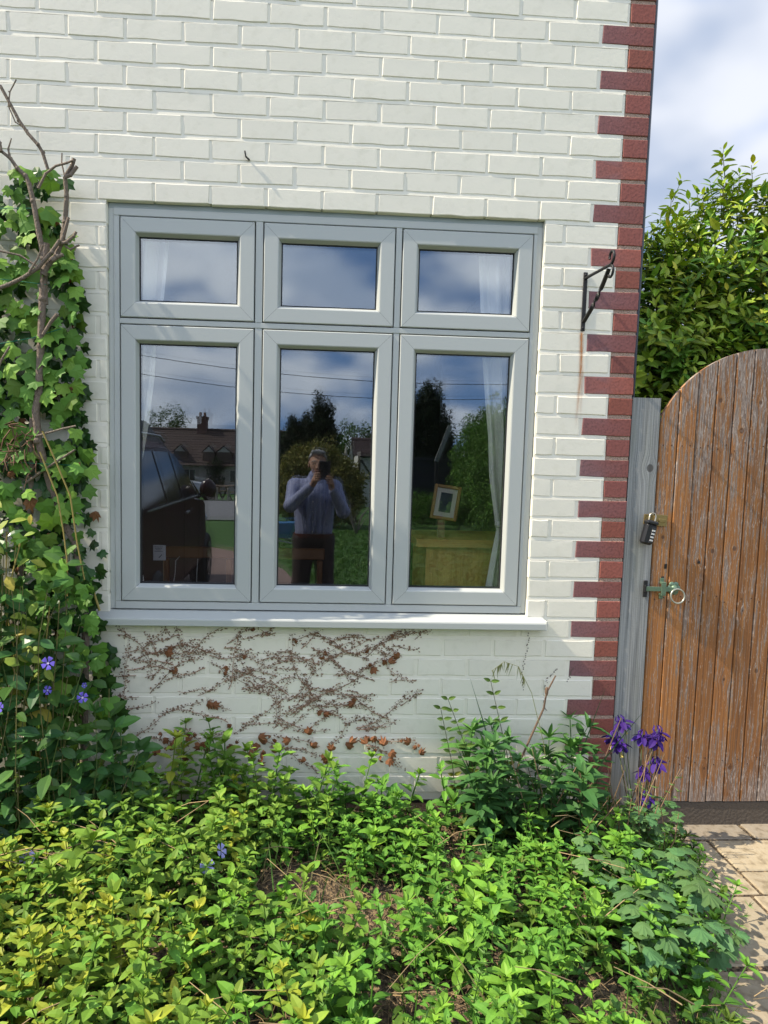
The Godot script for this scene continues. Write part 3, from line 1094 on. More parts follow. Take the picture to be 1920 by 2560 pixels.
	hp.box(Vector3(0.157, 1.392, -0.004), Vector3(0.062, 0.05, 0.004), hb, 0.001)
	hp.box(Vector3(0.104, 1.396, -0.001), Vector3(0.045, 0.044, 0.004), hb, 0.001)
	hp.box(Vector3(0.128, 1.394, 0.001), Vector3(0.008, 0.036, 0.008), hb, 0.002)
	hp.box(Vector3(0.164, 1.392, 0.0), Vector3(0.03, 0.014, 0.004), hb, 0.001)
	part(gate, "hasp", hp, brass)
	# combination padlock hanging from the hasp
	var lock := thing("padlock", "black combination padlock hanging from the brass hasp", "padlock", Vector3(0.098, 1.352, 0.022))
	lock.rotation.z = -0.22
	lock.scale = Vector3.ONE * 1.5
	var body := MB.new()
	body.box(Vector3(0, -0.012, 0), Vector3(0.034, 0.062, 0.024), Basis.IDENTITY, 0.006)
	part(lock, "lock_body", body, mat(0.012, 0.012, 0.014, 0.4))
	var cap := MB.new()
	cap.box(Vector3(0, 0.022, 0), Vector3(0.036, 0.012, 0.026), Basis.IDENTITY, 0.004)
	part(lock, "lock_cap", cap, mat(0.02, 0.02, 0.022, 0.3))
	var plate := MB.new()
	plate.box(Vector3(0.007, -0.014, 0.0125), Vector3(0.012, 0.045, 0.002), Basis.IDENTITY, 0.0008)
	part(lock, "dial_plate", plate, mat(0.03, 0.03, 0.034, 0.3))
	for i in 4:
		var d := MB.new()
		d.box(Vector3(0.007, 0.0 - i * 0.0095, 0.0138), Vector3(0.009, 0.0045, 0.002))
		part(lock, "dial", d, mat(0.6, 0.6, 0.58, 0.4))
	var sh := MB.new()
	sh.tube([Vector3(-0.009, 0.026, 0), Vector3(-0.009, 0.042, -0.002), Vector3(-0.004, 0.049, -0.003), Vector3(0.004, 0.049, -0.003), Vector3(0.009, 0.042, -0.002), Vector3(0.009, 0.026, 0)], 0.003, 0.003, 6)
	part(lock, "shackle", sh, mat(0.45, 0.4, 0.3, 0.3, 0.9))
	# the grey post between house and gate
	var post := thing("gate_post", "bare grey timber post between the quoin bricks and the gate", "post")
	var pm := MB.new()
	var px0 := 0.004
	var px1 := 0.128
	pm.uvq(Vector3(px0, 1.919, -0.006), Vector3(px1, 1.919, -0.006), Vector3(px1, -0.05, -0.006), Vector3(px0, -0.05, -0.006), Rect2(0, 0, 1, 1))
	pm.uvq(Vector3(px0, 1.919, -0.1), Vector3(px1, 1.919, -0.1), Vector3(px1, 1.919, -0.006), Vector3(px0, 1.919, -0.006), Rect2(0.2, 0.0, 0.5, 0.03))
	pm.uvq(Vector3(px1, 1.919, -0.006), Vector3(px1, 1.919, -0.1), Vector3(px1, -0.05, -0.1), Vector3(px1, -0.05, -0.006), Rect2(0, 0, 1, 1))
	pm.uvq(Vector3(px0, 1.919, -0.1), Vector3(px0, 1.919, -0.006), Vector3(px0, -0.05, -0.006), Vector3(px0, -0.05, -0.1), Rect2(0, 0, 1, 1))
	pm.uvq(Vector3(px1, 1.919, -0.1), Vector3(px0, 1.919, -0.1), Vector3(px0, -0.05, -0.1), Vector3(px1, -0.05, -0.1), Rect2(0, 0, 1, 1))
	part(post, "timber", pm, M.post)
	var kp := MB.new()
	kp.box(Vector3(0.108, 1.09, -0.002), Vector3(0.018, 0.074, 0.006), Basis.IDENTITY, 0.002)
	kp.box(Vector3(0.103, 1.092, 0.006), Vector3(0.006, 0.03, 0.016), Basis.IDENTITY, 0.001)
	part(post, "latch_keeper", kp, M.iron)
	var sb := MB.new()
	sb.col = Color(0.10, 0.08, 0.062)
	sb.span(Vector3(0.13, -0.02, -0.07), Vector3(1.12, 0.106, -0.012), 0.004)
	solo("gate_step", sb, bump(tri_world(vmat(0.9), 3.0), M.mortar.heightmap_texture, 0.25), "dark worn timber threshold board under the garden gate", "threshold")
	# far gate post, right of the frame
	var fp := MB.new()
	fp.col = Color(0.25, 0.26, 0.25)
	fp.span(Vector3(1.105, -0.05, -0.1), Vector3(1.23, 1.92, -0.006), 0.003)
	solo("gate_post", fp, M.plain, "grey timber post on the hinge side of the garden gate", "post")

func make_wall_things():
	# wrought iron hanging basket bracket, seen side on: it sticks out from the wall
	var br := thing("basket_bracket", "black wrought iron hanging basket bracket with a twisted stay and scroll end", "bracket", Vector3(-0.235, 2.3, 0.0))
	var bk := MB.new()
	bk.span(Vector3(-0.009, -0.112, 0.0), Vector3(0.009, 0.13, 0.005), 0.002)
	for y in [-0.1, 0.118]:
		bk.ball(Vector3(0, y, 0.006), Vector3(0.006, 0.006, 0.004), 8, 4)
	part(br, "back_plate", bk, M.iron)
	var arm := MB.new()
	arm.tube([Vector3(0, 0.105, 0.004), Vector3(0.012, 0.108, 0.08), Vector3(0.03, 0.112, 0.185)], 0.0065, 0.006, 6)
	part(br, "arm", arm, M.iron)
	var sc := MB.new()
	var pts := []
	for i in 15:
		var a := -PI * 0.5 + i * 0.36
		var r := 0.028 - i * 0.0008
		pts.append(Vector3(0.031, 0.142 - cos(a - PI * 0.5 + PI) * 0.0 + sin(a) * r, 0.187 + cos(a) * r))
	sc.tube(pts, 0.0062, 0.0055, 6)
	var pt2 := []
	for i in 11:
		var a := PI * 0.5 - i * 0.42
		pt2.append(Vector3(0.031, 0.086 + sin(a) * 0.022, 0.187 + cos(a) * 0.022))
	sc.tube(pt2, 0.006, 0.005, 6)
	part(br, "scroll", sc, M.iron)
	var st := MB.new()
	var prev := []
	var n := 36
	for i in n + 1:
		var t := float(i) / n
		var c := Vector3(0.0, -0.075, 0.006).lerp(Vector3(0.029, 0.098, 0.172), t)
		c += Vector3(0, -0.012, 0.008) * sin(t * PI)
		var tw := 0.0
		if t > 0.3 and t < 0.7: tw = (t - 0.3) / 0.4 * TAU * 1.0
		elif t >= 0.7: tw = TAU
		var d := Vector3(0.029, 0.173, 0.166).normalized()
		var s1 := d.cross(Vector3.RIGHT).normalized()
		var s2 := d.cross(s1).normalized()
		var a := (s2 * cos(tw) + s1 * sin(tw)) * 0.0078
		var b := (s1 * cos(tw) - s2 * sin(tw)) * 0.0038
		var ring := [c + a + b, c - a + b, c - a - b, c + a - b]
		if prev:
			for k in 4: st.quad(prev[k], ring[k], ring[(k + 1) % 4], prev[(k + 1) % 4])
		prev = ring
	part(br, "twisted_stay", st, M.iron)
	# rust stain below it: thin wash on the paint
	var hk := MB.new()
	hk.col = Color(0.05, 0.045, 0.04)
	hk.tube([Vector3(-1.642, 2.818, -0.012), Vector3(-1.645, 2.815, 0.008), Vector3(-1.655, 2.822, 0.013), Vector3(-1.66, 2.845, 0.010)], 0.0042, 0.0035, 6)
	solo("wall_hook", hk, M.plain, "small bent dark iron hook in a joint above the window", "hook")
	var pipe := MB.new()
	pipe.col = Color(0.015, 0.015, 0.016)
	pipe.tube([Vector3(0.0535, 0.0, -0.16), Vector3(0.0535, 3.85, -0.16)], 0.026, 0.026, 12)
	solo("drain_pipe", pipe, M.shiny, "slim black pipe running down the side wall behind the quoins", "pipe")

func hue_shift(c: Color, k: float, yellow := 0.0) -> Color:
	return Color(c.r * k * (1.0 + yellow), c.g * k, c.b * k * (1.0 - yellow * 0.5))

func any_dir(up: float) -> Vector3:
	var a := rf(0, TAU)
	return Vector3(cos(a) * sqrt(1.0 - up * up), up, sin(a) * sqrt(1.0 - up * up))

func laurel_twig(leaves: int, base_c: Color) -> MB:
	# shoot along +y with leaves in a loose spiral
	var m := MB.new()
	m.col = Color(0.08, 0.09, 0.03)
	var l := 0.16
	m.tube([Vector3.ZERO, Vector3(rf(-0.01, 0.01), l * 0.5, rf(-0.01, 0.01)), Vector3(rf(-0.015, 0.015), l, rf(-0.015, 0.015))], 0.0035, 0.002, 4, false)
	m.has_n = false
	for i in leaves:
		var t := pow(float(i + 1) / leaves, 0.8)
		var a := i * 2.4 + rf(-0.3, 0.3)
		var up := lerpf(-0.05, 0.85, t * t) + rf(-0.2, 0.2)
		up = clampf(up, -0.4, 0.95)
		var d := Vector3(cos(a) * sqrt(1 - up * up), up, sin(a) * sqrt(1 - up * up))
		m.col = hue_shift(base_c, rf(0.75, 1.3) * lerpf(0.8, 1.25, t), rf(-0.1, 0.35) * t)
		var len := rf(0.075, 0.115) * lerpf(1.0, 0.72, t * t)
		m.leaf(Vector3(0, l * t, 0) + d * 0.008, d, (Vector3.UP + d * 0.01).normalized() if absf(up) < 0.9 else Vector3(cos(a + 1.5), 0.2, sin(a + 1.5)), len, len * rf(0.36, 0.44), rf(0.0, 0.3), rf(0.1, 0.5))
	m.n.clear()
	m.has_n = false
	return m

func make_laurel():
	var bush := thing("laurel_bush", "tall evergreen laurel bush behind the gate reaching above the post", "bush", Vector3(1.35, 0, -1.9))
	var stems := MB.new()
	stems.col = Color(0.09, 0.07, 0.045)
	var lumps := [[Vector3(-0.5, 2.35, 0.15), Vector3(0.62, 0.75, 0.5)], [Vector3(0.15, 2.75, 0.1), Vector3(0.62, 0.72, 0.55)], [Vector3(-0.35, 1.6, 0.2), Vector3(0.75, 0.8, 0.55)], [Vector3(0.5, 2.0, 0.1), Vector3(0.85, 1.0, 0.7)], [Vector3(0.85, 2.6, -0.1), Vector3(0.7, 0.75, 0.6)], [Vector3(0.1, 0.9, 0.1), Vector3(1.1, 0.8, 0.6)], [Vector3(1.5, 1.9, -0.2), Vector3(0.8, 1.1, 0.7)]]
	for l in lumps:
		var c: Vector3 = l[0]
		stems.tube([Vector3(c.x * 0.2, 0, 0), Vector3(c.x * 0.5, c.y * 0.45, c.z), c], 0.035, 0.012, 6)
		for k in 5:
			var e: Vector3 = c + any_dir(rf(-0.1, 0.9)) * l[1] * 0.75
			stems.tube([c * Vector3(0.8, 0.8, 1), (c + e) / 2 + Vector3(0, 0.04, 0), e], 0.012, 0.005, 5, false)
	part(bush, "stem", stems, M.bark)
	var twigs := []
	var greens := [Color(0.155, 0.285, 0.034), Color(0.095, 0.21, 0.03), Color(0.22, 0.33, 0.038), Color(0.30, 0.39, 0.048)]
	for i in 8: twigs.append(laurel_twig(9 + i % 3, greens[i % 4]).mesh(M.leaf_gloss))
	var places := []
	var nz := FastNoiseLite.new()
	nz.seed = 5
	nz.frequency = 2.2
	for i in 8: places.append([])
	for l in lumps:
		var vol: Vector3 = l[1]
		for k in int(540 * vol.x * vol.y / 0.5):
			var d := any_dir(rf(-0.9, 1.0))
			var r := rf(0.72, 1.0) if k % 4 else rf(0.35, 0.7)
			var p: Vector3 = l[0] + d * vol * (r * (1.0 + 0.28 * nz.get_noise_3dv(d * 1.3 + l[0])))
			if p.y < 0.1: continue
			var ax := (d * 0.7 + Vector3(0, 0.75, 0.15) + any_dir(rf(-1, 1)) * 0.45).normalized()
			var b := Basis(Quaternion(Vector3.UP, ax)) * Basis(Vector3.UP, rf(0, TAU))
			places[rng.randi() % 8].append(Transform3D(b.scaled(Vector3.ONE * rf(0.75, 1.15)), p))
	# upright young shoots that make the ragged top
	for q in [[-0.62, 3.2, 0.3], [-0.5, 3.45, 0.35], [-0.42, 3.28, 0.3], [-0.25, 3.4, 0.3], [-0.1, 3.72, 0.32], [-0.02, 3.42, 0.25], [0.1, 3.52, 0.3], [0.22, 3.5, 0.25], [0.4, 3.48, 0.2], [0.6, 3.45, 0.1], [-0.72, 3.0, 0.3], [-0.35, 3.1, 0.4], [0.02, 3.2, 0.45], [0.3, 3.25, 0.4], [0.8, 3.4, 0.1]]:
		var y0: float = q[1] - 0.55
		for k in 5:
			var ax := Vector3(rf(-0.3, 0.3), 1, rf(-0.3, 0.3)).normalized()
			places[3 if k > 2 else rng.randi() % 8].append(Transform3D((Basis(Quaternion(Vector3.UP, ax)) * Basis(Vector3.UP, rf(0, TAU))).scaled(Vector3.ONE * rf(0.75, 1.0)), Vector3(q[0] + rf(-0.03, 0.03), y0 + k * 0.105, q[2] + rf(-0.03, 0.03))))
	for i in 8:
		var cs := []
		for p in places[i]:
			var k := rf(0.8, 1.2)
			cs.append(Color(k * rf(0.95, 1.15), k, k))
		scatter(bush, "foliage", twigs[i], places[i], cs)
	# the leaves one can pick out singly on the side facing the garden
	var singles := []
	for i in 10:
		var m := MB.new()
		m.col = hue_shift(greens[i % 4], rf(0.9, 1.3), rf(0, 0.2))
		m.leaf(Vector3.ZERO, Vector3.UP, Vector3(0, 0.1, 1).normalized(), 0.1, rf(0.036, 0.045), rf(0.05, 0.3), rf(0.1, 0.4))
		singles.append(m.mesh(M.leaf_gloss))
	for i in 240:
		var l = lumps[[0, 1, 2, 3, 0, 1, 4, 2][i % 8]]
		var d := Vector3(rf(-0.9, 0.7), rf(-0.7, 0.9), rf(0.35, 1.0)).normalized()
		var p: Vector3 = l[0] + d * l[1] * rf(0.96, 1.08)
		var o := put(bush, "leaf", singles[i % 10], p)
		var tip := (Vector3(d.x, rf(-0.2, 0.9), 0.3) + any_dir(rf(-1, 1)) * 0.7).normalized()
		o.basis = (Basis(Quaternion(Vector3.UP, tip)) * Basis(Vector3.UP, rf(-0.9, 0.9))).scaled(Vector3.ONE * rf(0.8, 1.2))

const IVY := [Vector2(0, 0.72), Vector2(0.3, 0.44), Vector2(0.78, 0.62), Vector2(1.12, 0.42), Vector2(1.8, 0.52), Vector2(2.4, 0.42), Vector2(2.95, 0.24)]

func vpts(flat: Array) -> Array:
	# x, y pairs and one z
	var out := []
	var z: float = flat[flat.size() - 1]
	for i in range(0, flat.size() - 1, 2):
		out.append(Vector3(flat[i], flat[i + 1], z + rf(-0.004, 0.004)))
	return out

func make_ivy():
	var ivy := thing("ivy", "ivy climbing the white wall left of the window with cut back woody stems", "ivy", Vector3(-2.45, 0.05, 0.0))
	var org := Vector3(2.45, -0.05, 0)
	var woody := [
		[[-2.411, 2.19, -2.413, 2.362, -2.431, 2.477, -2.447, 2.572, -2.463, 2.636, -2.475, 2.666, -2.505, 2.691, -2.531, 2.727, -2.565, 2.752, -2.62, 2.77, 0.07], 0.012, 0.005],
		[[-2.529, 2.722, -2.538, 2.759, -2.526, 2.80, 0.075], 0.005, 0.002], [[-2.561, 2.748, -2.564, 2.778, -2.575, 2.805, 0.08], 0.006, 0.003],
		[[-2.437, 2.626, -2.421, 2.657, -2.397, 2.696, -2.416, 2.76, -2.431, 2.785, -2.468, 2.825, -2.502, 2.872, -2.543, 2.948, -2.569, 2.994, 0.06], 0.007, 0.006],
		[[-2.512, 3.023, -2.539, 2.98, -2.544, 2.927, -2.518, 2.868, -2.472, 2.841, 0.05], 0.0025, 0.0025],
		[[-2.339, 2.432, -2.327, 2.498, -2.32, 2.593, -2.325, 2.665, 0.08], 0.01, 0.008], [[-2.325, 2.66, -2.336, 2.714, -2.337, 2.753, 0.08], 0.003, 0.0025],
		[[-2.321, 2.661, -2.302, 2.67, -2.277, 2.703, 0.09], 0.008, 0.007], [[-2.323, 2.667, -2.296, 2.706, -2.288, 2.731, 0.085], 0.007, 0.0075],
		[[-2.418, 2.612, -2.39, 2.666, -2.352, 2.697, -2.314, 2.709, -2.287, 2.719, 0.1], 0.005, 0.004],
		[[-2.404, 2.293, -2.387, 2.336, -2.356, 2.364, -2.336, 2.414, -2.308, 2.511, 0.1], 0.015, 0.006],
		[[-2.344, 2.407, -2.313, 2.416, -2.286, 2.44, -2.276, 2.456, 0.11], 0.006, 0.006], [[-2.321, 2.404, -2.301, 2.391, -2.268, 2.41, 0.1], 0.004, 0.004],
		[[-2.364, 2.343, -2.341, 2.359, -2.322, 2.367, 0.12], 0.009, 0.007],
		[[-2.333, 2.42, -2.364, 2.373, -2.414, 2.314, -2.472, 2.274, -2.526, 2.245, -2.64, 2.205, 0.12], 0.007, 0.008],
		[[-2.399, 2.306, -2.437, 2.331, -2.486, 2.36, -2.56, 2.372, 0.11], 0.004, 0.004], [[-2.445, 2.295, -2.414, 2.345, -2.392, 2.396, 0.13], 0.0045, 0.003],
		[[-2.404, 2.42, -2.418, 2.209, -2.427, 2.029, -2.441, 1.847, -2.453, 1.779, -2.444, 1.663, -2.416, 1.478, -2.38, 1.354, -2.32, 1.253, -2.305, 1.132, -2.296, 1.078, -2.285, 0.9, -2.3, 0.1, 0.07], 0.014, 0.016],
		[[-2.412, 2.07, -2.382, 2.122, -2.355, 2.15, 0.09], 0.006, 0.008], [[-2.44, 1.68, -2.396, 1.694, -2.342, 1.711, -2.289, 1.724, 0.1], 0.004, 0.004],
		[[-2.501, 1.496, -2.428, 1.55, -2.361, 1.585, -2.293, 1.631, 0.1], 0.006, 0.004], [[-2.64, 1.85, -2.599, 1.894, -2.568, 1.973, -2.538, 2.022, 0.09], 0.004, 0.004],
		[[-2.6, 0.1, -2.58, 0.9, -2.5, 1.4, -2.47, 1.75, 0.06], 0.012, 0.01]]
	for w in woody:
		var m := MB.new()
		var k := rf(0.85, 1.15)
		m.col = Color(0.21 * k, 0.165 * k, 0.125 * k)
		var pts := vpts(w[0])
		for i in pts.size(): pts[i] += org
		for i in pts.size():
			if pts[i].y > 1.5: pts[i].z += 0.05
		m.tube(pts, w[1], w[2], 7)
		# nodes and knuckles
		for i in range(1, pts.size() - 1):
			m.ball(pts[i] + Vector3(rf(-0.003, 0.003), 0, rf(-0.003, 0.003)), Vector3.ONE * (lerpf(w[1], w[2], float(i) / pts.size()) * rf(1.0, 1.25)), 6, 5)
		part(ivy, "stem", m, M.bark)
	var yel := [[[-2.425, 1.62, -2.361, 1.448, -2.339, 1.306, -2.326, 1.183, -2.326, 1.03, 0.15], 0.0032], [[-2.414, 1.7, -2.365, 1.589, -2.311, 1.45, -2.285, 1.261, -2.258, 1.118, 0.155], 0.0036], [[-2.27, 1.139, -2.243, 1.066, -2.217, 0.982, 0.1], 0.006],
		[[-2.465, 1.269, -2.507, 1.108, -2.518, 0.992, -2.506, 0.913, -2.49, 0.852, -2.504, 0.76, 0.25], 0.003], [[-2.517, 1.313, -2.525, 1.129, -2.525, 0.95, 0.24], 0.0028], [[-2.376, 1.03, -2.391, 0.887, -2.416, 0.791, -2.43, 0.68, 0.2], 0.003], [[-2.37, 0.711, -2.376, 0.64, -2.359, 0.525, -2.301, 0.4, 0.26], 0.0035], [[-2.6, 1.3, -2.58, 1.0, -2.56, 0.7, -2.5, 0.4, 0.27], 0.003], [[-2.49, 0.8, -2.42, 0.6, -2.4, 0.4, 0.28], 0.0028]]
	for w in yel:
		var m := MB.new()
		m.col = Color(0.34, 0.27, 0.075) * rf(0.8, 1.15)
		var pts := vpts(w[0])
		for i in pts.size(): pts[i] += org
		m.tube(pts, w[1], w[1] * 0.85, 5)
		part(ivy, "young_stem", m, M.plain)
	# leaves: variants, the nearest 300 singly, the rest joined
	var light := []
	var dark := []
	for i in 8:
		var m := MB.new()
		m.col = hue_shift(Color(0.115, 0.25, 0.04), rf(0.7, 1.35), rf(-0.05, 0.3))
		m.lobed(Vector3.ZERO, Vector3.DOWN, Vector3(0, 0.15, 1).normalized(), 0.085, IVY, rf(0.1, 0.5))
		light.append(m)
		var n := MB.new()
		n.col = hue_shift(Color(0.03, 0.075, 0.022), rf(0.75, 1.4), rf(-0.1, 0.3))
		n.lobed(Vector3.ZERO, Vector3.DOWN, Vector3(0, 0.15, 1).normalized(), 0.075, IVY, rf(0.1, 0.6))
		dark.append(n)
	var brown := []
	for i in 3:
		var m := MB.new()
		m.col = Color(0.2, 0.095, 0.04) * rf(0.6, 1.2)
		m.lobed(Vector3.ZERO, Vector3.DOWN, Vector3(0, 0.3, 1).normalized(), 0.06, IVY, rf(1.0, 2.0))
		brown.append(m)
	var lm := []
	for m in light: lm.append(m.mesh(M.leaf))
	var dm := []
	for m in dark: dm.append(m.mesh(M.leaf_gloss))
	var bm := []
	for m in brown: bm.append(m.mesh(M.leaf_dull))
	var edge := [[2.95, -2.47], [2.78, -2.40], [2.66, -2.31], [2.2, -2.30], [2.02, -2.295], [1.77, -2.28], [1.49, -2.25], [1.24, -2.24], [1.1, -2.22], [0.9, -2.2], [0.5, -2.1], [0.1, -2.1]]
	var nz := FastNoiseLite.new()
	nz.seed = 9
	nz.frequency = 5.0
	var rest_l := []
	var rest_d := []
	var count := 0
	for i in 1800:
		var y := 2.82 - pow(rf(0, 1), 1.0) * 2.3
		var xr := -2.2
		for k in edge.size() - 1:
			if y <= edge[k][0] and y > edge[k + 1][0]:
				xr = lerpf(edge[k][1], edge[k + 1][1], (edge[k][0] - y) / (edge[k][0] - edge[k + 1][0]))
		var x := lerpf(-2.95, xr, pow(rf(0, 1), 0.8))
		var keep := nz.get_noise_2d(x, y) + 0.25 * nz.get_noise_2d(x * 3.0, y * 3.0)
		var thr := -0.35
		if y > 2.1: thr = lerpf(-0.12, 0.1, clampf((y - 2.1) / 0.5, 0, 1))
		if y > 2.45 and y < 2.78 and x > -2.66 and x < -2.37: thr = -0.1
		elif y > 2.68 and x < -2.5: thr = 0.3
		if y > 2.72 and x > -2.4: thr = 0.5
		if keep < thr: continue
		var front := rf(0, 1)
		var p := Vector3(x, y, lerpf(0.02, 0.13 if y > 1.2 else 0.2, front))
		var b := Basis.from_euler(Vector3(rf(-0.7, 0.35), rf(-0.6, 0.6), rf(-1.1, 1.1))).scaled(Vector3.ONE * rf(0.5, 1.0))
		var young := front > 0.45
		if rng.randf() < 0.04:
			var o := put(ivy, "dead_leaf", bm[i % 3], p + org)
			o.basis = b
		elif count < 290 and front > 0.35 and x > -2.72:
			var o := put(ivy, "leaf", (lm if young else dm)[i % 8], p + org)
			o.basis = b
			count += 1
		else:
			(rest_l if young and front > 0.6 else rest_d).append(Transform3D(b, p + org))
	for s in 2:
		for v in 4:
			var pl := []
			var cs := []
			var src: Array = rest_l if s == 0 else rest_d
			for i in src.size():
				if i % 4 == v:
					pl.append(src[i])
					var k := rf(0.75, 1.25)
					cs.append(Color(k, k, k))
			if pl: scatter(ivy, "leaves", lm[v] if s == 0 else dm[v], pl, cs)
	# dead tangle half way up
	var tg := MB.new()
	tg.col = Color(0.16, 0.09, 0.05)
	for i in 40:
		var p := Vector3(-2.52 + rf(-0.07, 0.07), 1.66 + rf(-0.09, 0.07), 0.11 + rf(-0.02, 0.04)) + org
		var d := Vector3(rf(-0.06, 0.06), rf(-0.1, 0.02), rf(-0.02, 0.04))
		tg.tube([p, p + d * 0.5 + Vector3(rf(-0.01, 0.01), 0, 0.01), p + d], 0.003, 0.0015, 4, false)
	part(ivy, "dead_twigs", tg, M.dry).set_meta("kind", "stuff")
	# green garden twine
	var tw := MB.new()
	tw.col = Color(0.01, 0.16, 0.09)
	tw.tube(vpts([-2.9, 2.53, -2.6, 2.548, -2.47, 2.556, -2.4, 2.55, -2.33, 2.552, 0.095]), 0.0016, 0.0016, 5)
	tw.tube(vpts([-2.9, 2.28, -2.56, 2.275, -2.4, 2.262, 0.13]), 0.0014, 0.0014, 5)
	tw.tube(vpts([-2.9, 2.0, -2.6, 2.03, -2.46, 2.06, -2.35, 2.10, 0.12]), 0.0016, 0.0016, 5)
	tw.tube(vpts([-2.9, 1.58, -2.5, 1.575, -2.3, 1.57, 0.12]), 0.0014, 0.0014, 5)
	solo("garden_twine", tw, M.plain, "lengths of green twine tying the ivy stems to the wall", "twine")

func make_creeper():
	# brown remains of a creeper that clung to the wall below the sill
	var cr := thing("dead_creeper", "brown dried creeper remains clinging to the wall below the sill", "creeper", Vector3(-1.5, 0.1, 0.0))
	var org := Vector3(1.5, -0.1, 0.0)
	var tw := MB.new()
	var bits := MB.new()
	var leaf_at := []
	for i in 120:
		var x := -2.19 + pow(rf(0, 1), 1.1) * 1.3
		var y := rf(0.36, 0.9)
		var a := rf(-0.25, 0.95) if rng.randf() < 0.6 else rf(PI - 0.9, PI + 0.3)
		var steps := 5 + rng.randi() % 9
		var pts := [Vector3(x, y, 0.004) + org]
		for s in steps:
			a += rf(-0.3, 0.3)
			x += cos(a) * 0.022
			y += sin(a) * 0.022
			if y > 0.9 or x > -0.84 + (y - 0.9) * 0.1 or x < -2.2: break
			pts.append(Vector3(x, y, 0.004 + rf(0, 0.003)) + org)
			for k in 6:
				var q := Vector3(x + rf(-0.016, 0.016), y + rf(-0.01, 0.01), rf(0.002, 0.005)) + org
				var e := Vector3(rf(-0.006, 0.006), rf(-0.004, 0.004), 0)
				var f := Vector3(-e.y, e.x, 0.002) * 0.6
				var c := rf(0.5, 1.2)
				bits.col = Color(0.28 * c, 0.18 * c, 0.115 * c)
				bits.tri(q - e, q + f, q + e)
				bits.tri(q - e, q + e, q - f)
		if pts.size() < 3: continue
		var c := rf(0.7, 1.2)
		tw.col = Color(0.36 * c, 0.215 * c, 0.14 * c)
		tw.tube(pts, rf(0.0009, 0.0023), 0.0007, 4, false)
		if rng.randf() < 0.16: leaf_at.append(pts[rng.randi() % pts.size()])
	part(cr, "twigs", tw, M.dry).set_meta("kind", "stuff")
	part(cr, "clinging_rootlets", bits, M.dry).set_meta("kind", "stuff")
	var shapes := []
	for i in 5:
		var m := MB.new()
		m.col = Color(0.23, 0.1, 0.045) * rf(0.6, 1.25)
		m.lobed(Vector3.ZERO, Vector3.DOWN, Vector3(0, 0.3, 1).normalized(), rf(0.018, 0.042), IVY, rf(0.8, 3.0))
		shapes.append(m.mesh(M.leaf_dull))
	for i in leaf_at.size():
		for k in 1 + rng.randi() % 2:
			var o := put(cr, "dry_leaf", shapes[rng.randi() % 5], leaf_at[i] + Vector3(rf(-0.015, 0.015), rf(-0.015, 0.015), 0.008))
			o.basis = Basis.from_euler(Vector3(rf(-0.8, 0.6), rf(-0.9, 0.9), rf(-3, 3)))
	for i in 55:
		var o := put(cr, "dry_leaf", shapes[rng.randi() % 5], Vector3(rf(-2.0, -0.85), 0.33 + absf(rf(-0.1, 0.1)) + rf(-0.03, 0.03), rf(0.02, 0.06)) + org)
		o.basis = Basis.from_euler(Vector3(rf(-0.8, 0.6), rf(-0.9, 0.9), rf(-3, 3)))
	# faint dotted trails of old rootlets further right
	var tr := MB.new()
	tr.col = Color(0.14, 0.11, 0.085)
	for t in [[[-0.405, 0.88, -0.41, 0.8, -0.425, 0.72, -0.415, 0.62]], [[-0.27, 0.72, -0.31, 0.68, -0.325, 0.62]], [[-0.2, 0.73, -0.22, 0.66]], [[-0.325, 0.58, -0.31, 0.53]]]:
		var p := vpts(t[0] + [0.003])
		for i in p.size() - 1:
			for k in 9:
				var q: Vector3 = p[i].lerp(p[i + 1], k / 9.0) + Vector3(rf(-0.004, 0.004), rf(-0.003, 0.003), 0.001) + org
				tr.tri(q + Vector3(-0.003, 0, 0), q + Vector3(0, rf(0.004, 0.01), 0.001), q + Vector3(0.003, 0, 0))
	part(cr, "rootlet_trail", tr, M.dry).set_meta("kind", "stuff")

